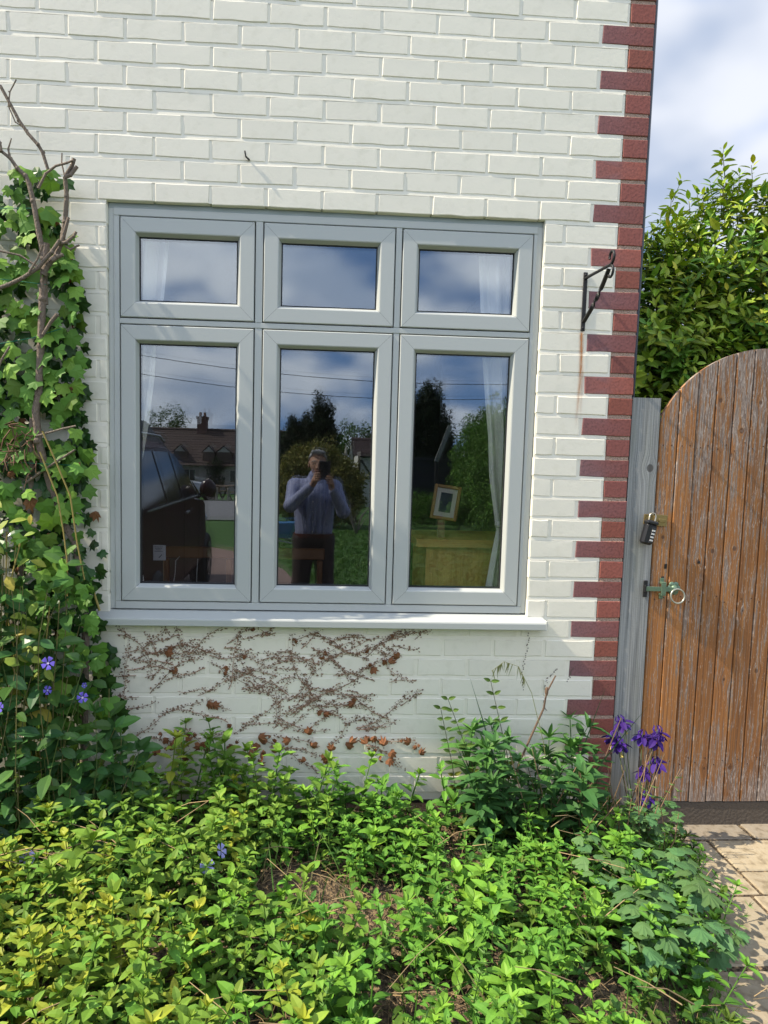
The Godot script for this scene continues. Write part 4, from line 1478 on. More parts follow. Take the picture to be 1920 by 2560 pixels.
func weed_shoot(h: float, pairs: int, ll: float, ratio: float, c: Color, spread: float, yellow: float) -> ArrayMesh:
	# upright stem with opposite leaf pairs turning a quarter each time and a tuft on top
	var m := MB.new()
	m.col = c * 0.8
	var lean := Vector3(rf(-0.22, 0.22), 0, rf(-0.15, 0.3)) * h
	var at := func(t: float) -> Vector3: return Vector3(lean.x * t * t, h * t, lean.z * t * t)
	m.tube([at.call(0.0), at.call(0.5), at.call(1.0)], 0.0026, 0.0016, 4, false)
	m.n.clear()
	m.has_n = false
	var a0 := rf(0, TAU)
	for i in pairs:
		var t := pow((i + 1.0) / pairs, 0.75)
		var p: Vector3 = at.call(t)
		for s in 2:
			var a := a0 + i * PI / 2 + s * PI + rf(-0.25, 0.25)
			var up := lerpf(-0.15, 0.55, t) + rf(-0.2, 0.2)
			var d := Vector3(cos(a) * sqrt(1 - up * up), up, sin(a) * sqrt(1 - up * up))
			var len := ll * lerpf(0.8, 1.0, sin(t * PI)) * rf(0.8, 1.15)
			m.col = hue_shift(c, rf(0.78, 1.2) * lerpf(0.85, 1.12, t), yellow * rf(-0.3, 1.0))
			m.leaf(p + d * 0.004, d, Vector3.UP, len * spread, len * ratio, rf(0.1, 0.55), rf(0.15, 0.5))
	var top: Vector3 = at.call(1.0)
	for k in 5:
		var a := a0 + k * 1.3
		var up := rf(0.55, 0.92)
		var d := Vector3(cos(a) * sqrt(1 - up * up), up, sin(a) * sqrt(1 - up * up))
		m.col = hue_shift(c, rf(1.05, 1.35), yellow * 0.6 + 0.08)
		m.leaf(top, d, Vector3(-d.x * 0.5, 0.6, -d.z * 0.5).normalized(), ll * rf(0.4, 0.65), ll * ratio * rf(0.4, 0.55), rf(-0.1, 0.3), rf(0.3, 0.7))
	return m.mesh(M.leaf)

func place_words(p: Vector2) -> String:
	# where in the bed a plant stands, by what it stands in front of
	var depth: String = "by the wall" if p.y < 0.3 else ("just out from the wall" if p.y < 0.65 else ("in mid bed" if p.y < 1.0 else "at the bed front"))
	var col: String = "under the ivy"
	if p.x > -0.15: col = "near the gate post"
	elif p.x > -0.42: col = "near the quoin bricks"
	elif p.x > -1.02: col = "under the right light"
	elif p.x > -1.6: col = "under the middle light"
	elif p.x > -2.2: col = "under the left light"
	return depth + " " + col

func make_bed():
	var kinds := {}
	var bright := []
	for i in 14:
		bright.append(weed_shoot(rf(0.11, 0.24), 5 + i % 3, rf(0.036, 0.052) * (1.5 if i % 7 == 0 else 1.0), rf(0.44, 0.6), Color(0.15, 0.32, 0.036).lerp(Color(0.075, 0.21, 0.032), rf(0, 1)), 1.0, 0.12))
	var peri := []
	for i in 12:
		peri.append(weed_shoot(rf(0.17, 0.3), 7 + i % 3, rf(0.034, 0.05) * (1.4 if i % 5 == 0 else 1.0), rf(0.48, 0.62), Color(0.10, 0.235, 0.034).lerp(Color(0.31, 0.36, 0.04), smoothstep(6.5, 11.0, i) * rf(0.6, 1.0) + rf(0, 0.15)), 1.0, 0.25))
	var dark := []
	for i in 8:
		dark.append(weed_shoot(rf(0.26, 0.42), 8 + i % 3, rf(0.075, 0.11), rf(0.32, 0.42), Color(0.04, 0.115, 0.034).lerp(Color(0.075, 0.185, 0.042), rf(0, 1)), 1.0, 0.05))
	var nz := FastNoiseLite.new()
	nz.seed = 31
	nz.frequency = 2.4
	var gap := func(x: float, z: float) -> float:
		# how thinly the plants stand: bare litter shows in a few places
		var g := 0.0
		for q in [[-1.36, 0.6, 0.34, 0.17], [-1.1, 0.74, 0.28, 0.13], [-0.83, 0.1, 0.15, 0.17], [-0.78, 0.34, 0.13, 0.18], [-1.0, 1.12, 0.16, 0.12], [-1.5, 1.2, 0.15, 0.14], [-0.55, 1.2, 0.12, 0.12], [-1.85, 0.9, 0.12, 0.12], [-0.4, 0.75, 0.12, 0.1], [-2.2, 0.62, 0.14, 0.1]]:
			var dx: float = (x - q[0]) / q[2]
			var dz: float = (z - q[1]) / q[3]
			g = maxf(g, 1.0 - (dx * dx + dz * dz))
		return g
	var n_b := 0
	var n_p := 0
	var n_d := 0
	var spots := []
	var z := 0.09
	while z < 1.62:
		var x := -3.3
		while x < 0.3:
			var p := Vector2(x + rf(-0.035, 0.035), z + rf(-0.035, 0.035))
			if p.x < bed_edge(p.y) + rf(-0.03, 0.02): spots.append(p)
			x += 0.071
		z += 0.067
	# the nearest stand singly; rows are planted from the front so those are placed first
	spots.reverse()
	var more := []
	for i in 26: more.append([])
	for p: Vector2 in spots:
		var g: float = gap.call(p.x, p.y)
		if rng.randf() < g * 1.3: continue
		if p.x > -0.55 and p.y > 1.02 and rng.randf() < 0.5: continue
		var left := smoothstep(-1.25, -1.75, p.x + nz.get_noise_2d(p.x, p.y) * 0.5 - (0.0 if p.y > 0.5 else 0.15))
		var is_dark: bool = p.x > -0.74 and p.x < -0.13 and p.y < 0.42 + nz.get_noise_2d(p.x * 2, 4.0) * 0.15
		var o: MeshInstance3D
		var s := rf(0.8, 1.2)
		if p.x > -0.14 and p.y < 0.6: s *= 0.62
		elif p.y < 0.25 and not is_dark: s *= 1.38
		if p.y > 0.75: s *= rf(0.9, 1.2)
		var y := bed_y(p.x, p.y) - 0.015
		if is_dark and rng.randf() < 0.92:
			if rng.randf() < 0.3: continue
			o = put(self, "dark_leaf_plant", dark[rng.randi() % 8])
			tag(o, "dark green broad leaved plant " + place_words(p), "plant", "dark leaved plants near the corner")
			n_d += 1
		elif rng.randf() < left:
			var yel_p := clampf((p.y - 0.35) * 0.7 + (-1.8 - p.x) * 0.35, 0.04, 0.75)
			var pick := 8 + rng.randi() % 4 if rng.randf() < yel_p else rng.randi() % 8
			if n_p >= 300 or p.x < -2.72:
				more[14 + pick].append(Transform3D(Basis.from_euler(Vector3(rf(-0.15, 0.25), rf(0, TAU), rf(-0.15, 0.15))).scaled(Vector3.ONE * s), Vector3(p.x, y, p.y)))
				continue
			o = put(self, "periwinkle_shoot", peri[pick])
			tag(o, ("yellow tinged" if pick > 7 else "mid green") + " periwinkle shoot " + place_words(p), "plant", "periwinkle shoots in the bed")
			n_p += 1
		else:
			var pick := rng.randi() % 14
			if n_b >= 300 or p.x < -2.72:
				more[pick].append(Transform3D(Basis.from_euler(Vector3(rf(-0.15, 0.25), rf(0, TAU), rf(-0.15, 0.15))).scaled(Vector3.ONE * s), Vector3(p.x, y, p.y)))
				continue
			o = put(self, "leafy_weed", bright[pick])
			tag(o, ["short", "middling", "tall"][pick % 3] + " bright green leafy weed " + place_words(p), "plant", "bright green weeds in the bed")
			n_b += 1
		if str(o.name).begins_with("dark"): s *= lerpf(1.3, 0.9, p.y / 0.5)
		o.position = Vector3(p.x, y, p.y)
		o.rotation = Vector3(rf(-0.15, 0.25), rf(0, TAU), rf(-0.15, 0.15))
		o.scale = Vector3.ONE * s
	for i in 26:
		if more[i].is_empty(): continue
		var tint := []
		for t in more[i]:
			var k := rf(0.85, 1.15)
			tint.append(Color(k, k, k))
		scatter(self, "weed_mass", bright[i] if i < 14 else peri[i - 14], more[i], tint)
	# low growth, dry stalks and litter under and between them
	var pl := [[], []]
	var cs := [[], []]
	var tiny := []
	for v in 2:
		tiny.append(weed_shoot(0.07, 3, 0.04, 0.42, Color(0.05, 0.13, 0.025) if v else Color(0.09, 0.17, 0.025), 1.0, 0.2))
	for i in 1500:
		var p := Vector2(rf(-3.3, 0.28), rf(0.03, 1.65))
		if p.x > bed_edge(p.y) + 0.02: continue
		if rng.randf() < float(gap.call(p.x, p.y)) * 1.1: continue
		var k := rf(0.6, 1.2)
		pl[i % 2].append(Transform3D(Basis(Vector3.UP, rf(0, TAU)).scaled(Vector3.ONE * rf(0.6, 1.5)), Vector3(p.x, bed_y(p.x, p.y) - 0.01, p.y)))
		cs[i % 2].append(Color(k, k, k))
	for v in 2: scatter(self, "ground_cover", tiny[v], pl[v], cs[v])
	var st := MB.new()
	for i in 3000:
		var p := Vector2(rf(-2.9, 0.25), rf(0.05, 1.6))
		if i % 8 and float(gap.call(p.x, p.y)) < 0.05: continue
		if p.x > bed_edge(p.y): continue
		var k := rf(0.5, 1.1)
		st.col = Color(0.34 * k, 0.235 * k, 0.115 * k)
		var b := Vector3(p.x, bed_y(p.x, p.y) + rf(0.0, 0.04), p.y)
		var a := rf(0, TAU)
		var l := rf(0.03, 0.16)
		var d := Vector3(cos(a), rf(-0.05, 0.3), sin(a)) * l
		st.tube([b, b + d * 0.5 + Vector3(0, rf(0, 0.01), 0), b + d], rf(0.0008, 0.002), 0.0008, 3, false)
	# longer bent straws, and thin grass and goosegrass growing up through the weeds
	for i in 60:
		var p := Vector2(rf(-2.6, 0.1), rf(0.3, 1.45))
		var k := rf(0.7, 1.15)
		st.col = Color(0.42 * k, 0.3 * k, 0.15 * k)
		var b := Vector3(p.x, bed_y(p.x, p.y) + rf(0.06, 0.2), p.y)
		var a := rf(-0.7, 0.7) + (PI if rng.randf() < 0.5 else 0.0)
		var d := Vector3(cos(a), rf(0.0, 0.55), sin(a)) * rf(0.12, 0.28)
		st.tube([b, b + d * 0.5 + Vector3(0, rf(0, 0.02), 0), b + d], rf(0.0014, 0.0026), 0.0012, 4, false)
	var wisp := MB.new()
	for i in 260:
		var p := Vector2(rf(-2.7, 0.2), rf(0.15, 1.5))
		if p.x > bed_edge(p.y): continue
		var k := rf(0.8, 1.3)
		wisp.col = Color(0.13 * k, 0.24 * k, 0.05 * k) if i % 4 else Color(0.3 * k, 0.27 * k, 0.11 * k)
		blade(wisp, Vector3(p.x, bed_y(p.x, p.y), p.y), Vector3(rf(-0.6, 0.6), 1, rf(-0.4, 0.5)).normalized(), rf(0.16, 0.36), rf(0.003, 0.006), rf(0.1, 0.6))
	for i in 26:
		var p := Vector2(rf(-2.7, 0.15), rf(0.2, 1.4))
		if i % 3 == 0: p = Vector2(rf(-0.25, 0.15), rf(0.2, 0.5))
		if p.x > bed_edge(p.y): continue
		var b := Vector3(p.x, bed_y(p.x, p.y) + 0.05, p.y)
		var d := Vector3(rf(-0.5, 0.5), 1.0, rf(-0.1, 0.4)).normalized() * rf(0.2, 0.34)
		wisp.col = Color(0.14, 0.26, 0.06)
		for w in 8:
			var c := b + d * ((w + 1) / 8.0)
			for s in 6:
				var o := any_dir(rf(0.0, 0.5))
				blade(wisp, c, o, rf(0.012, 0.026), 0.0035, 0.0)
		blade(wisp, b, d.normalized(), d.length(), 0.0035, 0.02)
	part(self, "wispy_grass", wisp, M.leaf).set_meta("kind", "stuff")
	part(self, "dry_litter", st, M.dry).set_meta("kind", "stuff")

func blade(m: MB, base: Vector3, d: Vector3, l: float, w: float, droop: float):
	var side := d.cross(Vector3(0.3, 0.2, 1)).normalized() * (w * 0.5)
	var prev_l := base - side
	var prev_r := base + side
	for i in range(1, 5):
		var t := i / 4.0
		var p := base + d * (l * t) - Vector3(0, droop * l * t * t, 0)
		var k := side * (1.0 - t * t)
		if i < 4:
			m.quad(prev_l, p - k, p + k, prev_r)
			prev_l = p - k
			prev_r = p + k
		else:
			m.tri(prev_l, p, prev_r)

func star_flower(c: Color) -> ArrayMesh:
	# five blunt petals set like a propeller round a pale eye, facing +z
	var m := MB.new()
	for i in 5:
		var a := TAU * i / 5
		var d := Vector3(sin(a), cos(a), 0.12).normalized()
		var s := Vector3(cos(a), -sin(a), 0)
		m.col = c * rf(0.9, 1.15)
		var r0 := d * 0.003
		var p1 := d * 0.013 - s * 0.007 + Vector3(0, 0, 0.001)
		var p2 := d * 0.021 - s * 0.0075
		var p3 := d * 0.0205 + s * 0.0085
		var p4 := d * 0.012 + s * 0.006
		m.tri(r0, p1, p4)
		m.quad(p1, p2, p3, p4)
	m.col = Color(0.55, 0.5, 0.7)
	for i in 5:
		var a := TAU * i / 5
		m.tri(Vector3(0, 0, 0.002), Vector3(sin(a), cos(a), 0) * 0.0045 + Vector3(0, 0, 0.003), Vector3(sin(a + 1.25), cos(a + 1.25), 0) * 0.0045 + Vector3(0, 0, 0.003))
	return m.mesh(M.petal)

func make_special_plants():
	# big leaved periwinkle that climbs into the foot of the ivy
	var per := thing("climbing_periwinkle", "large leaved periwinkle with violet flowers sprawling at the foot of the ivy", "plant", Vector3(-2.4, 0.0, 0.2))
	var org := Vector3(2.4, 0, -0.2)
	var leaf_v := []
	for i in 10:
		var m := MB.new()
		var c := Color(0.036, 0.1, 0.032).lerp(Color(0.105, 0.23, 0.055), pow(rf(0, 1), 1.3))
		m.col = c
		m.leaf(Vector3.ZERO, Vector3.UP, Vector3(0, 0.1, 1).normalized(), 0.084, rf(0.038, 0.05), rf(0.05, 0.4), rf(0.15, 0.5))
		leaf_v.append(m.mesh(M.leaf_gloss))
	var vines := MB.new()
	var count := 0
	var rest := []
	for i in 64:
		var x := rf(-2.85, -2.02)
		var hmax := lerpf(1.25, 0.5, smoothstep(-2.45, -2.02, x))
		var top := Vector3(x + rf(-0.05, 0.05), hmax * rf(0.55, 1.05), rf(0.14, 0.34))
		var base := Vector3(x + rf(-0.15, 0.15), 0.03, rf(0.15, 0.4))
		var pts := []
		for k in 7:
			var t := k / 6.0
			pts.append(base.lerp(top, t) + Vector3(sin(t * 5.0 + i) * 0.03, 0, sin(t * PI) * 0.05 + rf(-0.01, 0.01)) + org)
		vines.col = Color(0.09, 0.14, 0.03).lerp(Color(0.2, 0.17, 0.06), rf(0, 1))
		vines.tube(pts, 0.0022, 0.0014, 4, false)
		for k in range(1, 7):
			for s in 2:
				var a := i * 1.7 + k * PI / 2 + s * PI + rf(-0.3, 0.3)
				var tip := Vector3(cos(a), rf(-0.5, 0.5) if k < 6 else rf(0.1, 0.8), sin(a) * 0.7 + 0.25).normalized()
				var b := (Basis(Quaternion(Vector3.UP, tip)) * Basis(Vector3.UP, rf(-0.7, 0.7))).scaled(Vector3.ONE * rf(0.65, 1.15))
				# the leaf blade's upper side turns to the light
				var nrm := (Vector3(-0.2, 0.8, 0.6) - tip * tip.dot(Vector3(-0.2, 0.8, 0.6))).normalized()
				b = Basis(tip.cross(nrm), tip, nrm).scaled_local(Vector3.ONE * rf(0.65, 1.2))
				var p: Vector3 = pts[k] + tip * 0.008
				if count < 295 and pts[k].z > 0.0:
					var o := put(per, "leaf", leaf_v[rng.randi() % 10], p)
					o.basis = b
					count += 1
				else:
					rest.append(Transform3D(b, p))
		if rng.randf() < 0.5:
			for s in 3:
				var a := rf(0, TAU)
				var tip := Vector3(cos(a) * 0.6, 0.8, sin(a) * 0.6).normalized()
				rest.append(Transform3D(Basis(Quaternion(Vector3.UP, tip)).scaled(Vector3.ONE * rf(0.4, 0.7)), pts[6]))
	var old := []
	for i in 4:
		var m := MB.new()
		m.col = Color(0.36, 0.3, 0.05).lerp(Color(0.2, 0.3, 0.05), rf(0, 1))
		m.leaf(Vector3.ZERO, Vector3.UP, Vector3(0, 0.1, 1).normalized(), 0.062, rf(0.028, 0.036), rf(0.05, 0.4), rf(0.15, 0.5))
		old.append(m.mesh(M.leaf))
	for i in 150:
		var p := Vector3(-2.72 + pow(rf(0, 1), 1.5) * 0.35, rf(0.3, 1.45), rf(0.2, 0.36))
		var o := put(per, "yellowing_leaf", old[i % 4], p + org)
		var tip := Vector3(rf(-1, 1), rf(-0.8, 0.6), rf(0, 0.6)).normalized()
		var nrm := (Vector3(-0.2, 0.8, 0.6) - tip * tip.dot(Vector3(-0.2, 0.8, 0.6))).normalized()
		o.basis = Basis(tip.cross(nrm), tip, nrm).scaled_local(Vector3.ONE * rf(0.6, 1.15))
	part(per, "stem", vines, M.plain).set_meta("kind", "stuff")
	for v in 5:
		var pl := []
		var cs := []
		for i in rest.size():
			if i % 5 == v:
				pl.append(rest[i])
				var k := rf(0.7, 1.3)
				cs.append(Color(k * rf(0.9, 1.2), k, k * 0.9))
		scatter(per, "leaves", leaf_v[v * 2], pl, cs)
	var vio := star_flower(Color(0.17, 0.13, 0.62))
	for q in [[-2.31, 0.85, 0.4, 1.15, 0.0], [-2.195, 0.715, 0.38, 0.95, 0.2], [-2.475, 0.69, 0.42, 0.9, -0.5], [-2.33, 0.735, 0.36, 0.8, 0.9], [-2.215, 0.735, 0.3, 0.5, 0.8]]:
		var o := put(per, "flower", vio, Vector3(q[0], q[1], q[2]) + org)
		o.rotation = Vector3(-0.3, q[4], rf(0, 1))
		o.scale = Vector3.ONE * q[3]
	var pale := star_flower(Color(0.36, 0.36, 0.72))
	var fl := [[Vector3(-1.68, 0.26, 0.72), "pale lilac periwinkle flower standing above the left part of the bed", 0.1], [Vector3(-1.64, 0.29, 0.68), "small lilac periwinkle flower seen edge on in the left part of the bed", 1.2], [Vector3(-2.28, 0.27, 0.68), "half hidden lilac periwinkle flower at the far left of the bed", 0.5]]
	for q in fl:
		var o := thing("periwinkle_flower", q[1], "flower", q[0], q[2], "lilac periwinkle flowers")
		var h := put(o, "petals", pale)
		h.rotation = Vector3(-0.5, 0, 0.3)
		h.scale = Vector3.ONE * 1.15
		var st := MB.new()
		st.col = Color(0.07, 0.14, 0.03)
		st.tube([Vector3.ZERO, Vector3(0.005, -0.1, -0.02), Vector3(0, -0.25, -0.02)], 0.0013, 0.0016, 4, false)
		part(o, "stalk", st, M.plain)
	# columbine with violet hanging flowers by the gate post
	var col := thing("columbine", "columbine with dark violet flowers in front of the gate post", "plant", Vector3(0.03, 0.03, 0.22))
	var stems := MB.new()
	stems.col = Color(0.1, 0.13, 0.05)
	var heads := [[Vector3(-0.1, 0.44, 0.14), 0.0], [Vector3(-0.055, 0.5, 0.12), 0.7], [Vector3(0.02, 0.45, 0.15), 2.0], [Vector3(0.095, 0.46, 0.14), 0.3], [Vector3(0.07, 0.445, 0.16), 1.5], [Vector3(0.08, 0.345, 0.17), 2.6], [Vector3(0.015, 0.31, 0.19), 1.1], [Vector3(0.03, 0.205, 0.2), 0.2], [Vector3(-0.075, 0.415, 0.15), 2.2]]
	for i in heads.size():
		var h: Vector3 = heads[i][0]
		var e := h + Vector3(-0.03, -0.03, -0.22) + Vector3(0.03, 0.03, 0.02)
		var p := Vector3(e.x, e.y, e.z)
		stems.tube([Vector3(rf(-0.02, 0.02), 0, rf(-0.02, 0.02)), Vector3(e.x * 0.5, e.y * 0.55, e.z * 0.5), Vector3(e.x * 0.9, e.y + 0.02, e.z * 0.9), p + Vector3(0, 0.022, 0)], 0.0028, 0.0012, 5, false)
		var m := MB.new()
		var c := Color(0.05, 0.02, 0.165) * rf(0.85, 1.3)
		for k in 5:
			var a := TAU * k / 5
			var out := Vector3(cos(a), 0, sin(a))
			m.col = c * rf(0.8, 1.2)
			m.leaf(Vector3(0, 0.006, 0) + out * 0.003, (out + Vector3(0, -0.25, 0)).normalized(), Vector3.UP, 0.03, 0.015, 0.25, 0.3)
			m.col = c * rf(1.0, 1.4)
			var o2 := Vector3(cos(a + 0.6), 0, sin(a + 0.6))
			m.leaf(o2 * 0.005, (o2 * 0.45 + Vector3(0, -0.9, 0)).normalized(), o2, 0.021, 0.015, -0.2, 0.5)
			m.tube([o2 * 0.006, o2 * 0.011 + Vector3(0, 0.014, 0), o2 * 0.006 + Vector3(0, 0.022, 0)], 0.003, 0.0012, 4, false)
		m.col = Color(0.6, 0.5, 0.15)
		for k in 6:
			m.tube([Vector3(0, -0.01, 0), Vector3(rf(-0.004, 0.004), -0.027, rf(-0.004, 0.004))], 0.0008, 0.0012, 3, false)
		m.n.clear()
		m.has_n = false
		var o := part(col, "flower", m, M.petal, p)
		o.rotation = Vector3(rf(-0.5, 0.6), heads[i][1], rf(-0.5, 0.5))
		o.scale = Vector3.ONE * rf(1.5, 1.8)
	part(col, "stem", stems, M.plain)
	var lob := [Vector2(0, 0.6), Vector2(0.25, 0.68), Vector2(0.42, 0.52), Vector2(0.75, 0.7), Vector2(1.0, 0.66), Vector2(1.15, 0.45), Vector2(1.9, 0.3), Vector2(2.9, 0.22)]
	var cl := []
	for i in 6:
		var m := MB.new()
		m.col = hue_shift(Color(0.075, 0.175, 0.065), rf(0.85, 1.25), rf(-0.1, 0.25))
		m.lobed(Vector3.ZERO, Vector3(0, 0, 1), Vector3.UP, 0.062, lob, rf(0.1, 0.7))
		cl.append(m.mesh(M.leaf))
	var spots := []
	for k in 60:
		spots.append(Vector3(rf(-0.4, 0.02), 0, rf(0.3, 0.85)))
	for k in 14: spots.append(Vector3(rf(-0.12, 0.12), 0, rf(-0.02, 0.2)))
	for k in spots.size():
		var s: Vector3 = spots[k]
		var hgt := rf(0.1, 0.24)
		var wx := s.x + 0.03
		var wz := s.z + 0.22
		if wx > bed_edge(wz) + 0.03: continue
		var p := Vector3(s.x, hgt, s.z)
		stems = MB.new()
		stems.col = Color(0.08, 0.13, 0.05)
		stems.tube([Vector3(s.x * 0.7, 0.0, s.z - 0.03), p], 0.0016, 0.001, 3, false)
		part(col, "leaf_stalk", stems, M.plain)
		var a0 := rf(0, TAU)
		for j in 3:
			var a := a0 + j * TAU / 3
			var d := Vector3(cos(a), 0, sin(a))
			var o := put(col, "leaflet", cl[rng.randi() % 6], p + d * 0.008)
			o.rotation = Vector3(rf(-0.2, 0.5), PI / 2 - a, 0)
			o.scale = Vector3.ONE * rf(0.7, 1.15)
	# dead brown stalks leaning by the corner
	var dead := MB.new()
	for i in 46:
		var k := rf(0.6, 1.3)
		dead.col = Color(0.26 * k, 0.165 * k, 0.095 * k)
		var b := Vector3(rf(-0.45, 0.1), 0.05, rf(0.14, 0.42))
		var d := Vector3(rf(-0.25, 0.35), rf(0.5, 1.0), rf(-0.1, 0.3)).normalized() * rf(0.2, 0.46)
		dead.tube([b, b + d * 0.5 + Vector3(rf(-0.02, 0.02), 0, 0), b + d], rf(0.002, 0.0035), 0.0016, 5, false)
	for q in [[[-0.54, 0.1, -0.478, 0.39, -0.391, 0.62, -0.382, 0.685, -0.346, 0.757, 0.2], 0.005], [[-0.2, 0.1, -0.12, 0.4, -0.06, 0.58, 0.2], 0.0032]]:
		dead.col = Color(0.16, 0.1, 0.065)
		dead.tube(vpts(q[0]), q[1], q[1] * 0.6, 6)
	dead.ball(Vector3(-0.381, 0.69, 0.2), Vector3(0.008, 0.02, 0.008), 6, 5)
	solo("dead_stalks", dead, M.dry, "brown dead plant stalks leaning in front of the lowest quoin bricks", "stalks").set_meta("kind", "stuff")
	# tall grass with drooping oat heads
	var gr := thing("oat_grass", "tall wild grass with a drooping seed head against the white wall", "grass", Vector3(-0.45, 0.03, 0.22))
	var bl := MB.new()
	for i in 22:
		var k := rf(0.8, 1.2)
		bl.col = Color(0.075 * k, 0.15 * k, 0.04 * k)
		blade(bl, Vector3(rf(-0.12, 0.14), 0, rf(-0.06, 0.08)), Vector3(rf(-0.5, 0.5), 1, rf(-0.1, 0.4)).normalized(), rf(0.3, 0.6), 0.007, rf(0.0, 0.4))
	bl.col = Color(0.05, 0.1, 0.04)
	for q in [[Vector3(-0.02, 0, 0), Vector3(-0.3, 0.95, 0.0), 0.8], [Vector3(0.1, 0, 0), Vector3(0.25, 0.95, 0.05), 0.78], [Vector3(0.05, 0, 0), Vector3(0.55, 0.85, 0.05), 0.8], [Vector3(-0.1, 0, 0), Vector3(-0.4, 0.9, 0.1), 0.55]]:
		blade(bl, q[0], q[1].normalized(), q[2], 0.011, 0.04)
	part(gr, "blades", bl, M.leaf_dull).set_meta("kind", "stuff")
	var hd := MB.new()
	hd.col = Color(0.24, 0.25, 0.1)
	var arc := [Vector3(0.12, 0.1, 0.0), Vector3(0.06, 0.45, 0.0), Vector3(0.0, 0.66, 0.0), Vector3(-0.06, 0.77, 0.0), Vector3(-0.12, 0.79, 0.0), Vector3(-0.17, 0.75, 0.0)]
	hd.tube(arc, 0.0016, 0.0008, 4, false)
	hd.n.clear()
	hd.has_n = false
	for i in 26:
		var t := rf(0.5, 1.0) * (arc.size() - 1.01)
		var p: Vector3 = arc[int(t)].lerp(arc[int(t) + 1], t - int(t))
		blade(hd, p, Vector3(rf(-0.4, 0.3), -1, rf(-0.2, 0.2)).normalized(), rf(0.03, 0.06), 0.004, 0.0)
	part(gr, "seed_head", hd, M.leaf_dull)
	# slender leafy sprays against the wall
	for q in [[-0.72, 0.33, 0.86, 0.0, 0.62], [-0.6, 0.3, 0.52, 0.06, 0.7], [-0.85, 0.5, 0.3, 0.1, 0.58]]:
		var sp := MB.new()
		var b := Vector3(q[0] + 0.14, 0.05, 0.16)
		var e := Vector3(q[0] - 0.05 + q[3], q[4], 0.1)
		sp.col = Color(0.1, 0.1, 0.05)
		var pts := [b, b.lerp(e, 0.5) + Vector3(0.01, 0.02, 0), e]
		sp.tube(pts, 0.0022, 0.0012, 4, false)
		sp.n.clear()
		sp.has_n = false
		for k in 9:
			var t := 0.25 + 0.75 * k / 8.0
			var p := b.lerp(e, t) + Vector3(0.01, 0.02, 0) * sin(t * PI)
			for s in [-1, 1]:
				sp.col = hue_shift(Color(0.08, 0.15, 0.03), rf(0.8, 1.3), 0.1 if t > 0.5 else 0.7)
				sp.leaf(p, Vector3(s * 0.8, rf(0.1, 0.6), 0.3).normalized(), Vector3(0, 0.4, 1).normalized(), rf(0.025, 0.04), 0.016, 0.2, 0.3)
		var lab: String = {-0.72: "slender leafy spray against the wall, leftmost but one and tallest leaf fan", -0.6: "slender upright leafy spray against the wall nearest the tall grass", -0.85: "slender leafy spray against the wall with yellowing lower leaves"}[q[0]]
		solo("leafy_spray", sp, M.leaf, lab, "plant", "leafy sprays against the wall")
	# grass at the front right corner of the bed
	var gs := MB.new()
	for i in 700:
		var k := rf(0.75, 1.3)
		gs.col = Color(0.085 * k, 0.17 * k, 0.03 * k)
		var zz := rf(0.95, 1.5)
		var p := Vector3(bed_edge(zz) - rf(-0.05, 0.5), 0.0, zz)
		blade(gs, p, Vector3(rf(-0.6, 0.6), 1, rf(-0.5, 0.6)).normalized(), rf(0.05, 0.16), rf(0.0025, 0.005), rf(0.1, 0.7))
	part(self, "grass_tuft", gs, M.leaf).set_meta("kind", "stuff")
	# rust under the bracket
	var rust := MB.new()
	rust.has_uv = true
	rust.uvq(Vector3(-0.262, 2.19, 0.0035), Vector3(-0.205, 2.19, 0.0035), Vector3(-0.205, 1.78, 0.0035), Vector3(-0.262, 1.78, 0.0035), Rect2(0, 0, 1, 1))
	var img := Image.create(64, 256, false, Image.FORMAT_RGBA8)
	var rn := FastNoiseLite.new()
	rn.frequency = 0.05
	rn.fractal_octaves = 3
	for y in 256:
		for x in 64:
			var v := y / 255.0
			var run := maxf(exp(-pow((x - 24.0 - 6 * sin(v * 4.0)) / 7.0, 2)), 0.6 * exp(-pow((x - 40.0) / 5.0, 2)) * smoothstep(0.3, 0.5, v))
			var a := run * pow(1.0 - v, 0.9) * (0.75 + 0.6 * clampf(rn.get_noise_2d(x * 3.0, y * 0.7) + 0.4, 0, 1)) * smoothstep(0.0, 0.04, v)
			img.set_pixel(x, y, Color(0.70, 0.43, 0.17, clampf(a, 0, 0.75)))
	var rm := StandardMaterial3D.new()
	rm.albedo_texture = ImageTexture.create_from_image(img)
	rm.transparency = BaseMaterial3D.TRANSPARENCY_ALPHA
	rm.roughness = 0.9
	solo("rust_stain", rust, rm, "faint orange rust stain running down the white bricks below the bracket", "stain")

func clump(c: Color, n: int, size: float, leaf_l: float, material: Material, ratio := 0.45) -> ArrayMesh:
	var m := MB.new()
	for i in n:
		var d := any_dir(rf(-0.6, 1.0))
		m.col = hue_shift(c, rf(0.65, 1.35), rf(-0.1, 0.25))
		m.leaf(d * size * rf(0.3, 1.0), (d + any_dir(rf(-1, 1)) * 0.8).normalized(), any_dir(rf(0.2, 1.0)), leaf_l * rf(0.7, 1.2), leaf_l * ratio, rf(0, 0.4), rf(0.1, 0.4))
	return m.mesh(material)

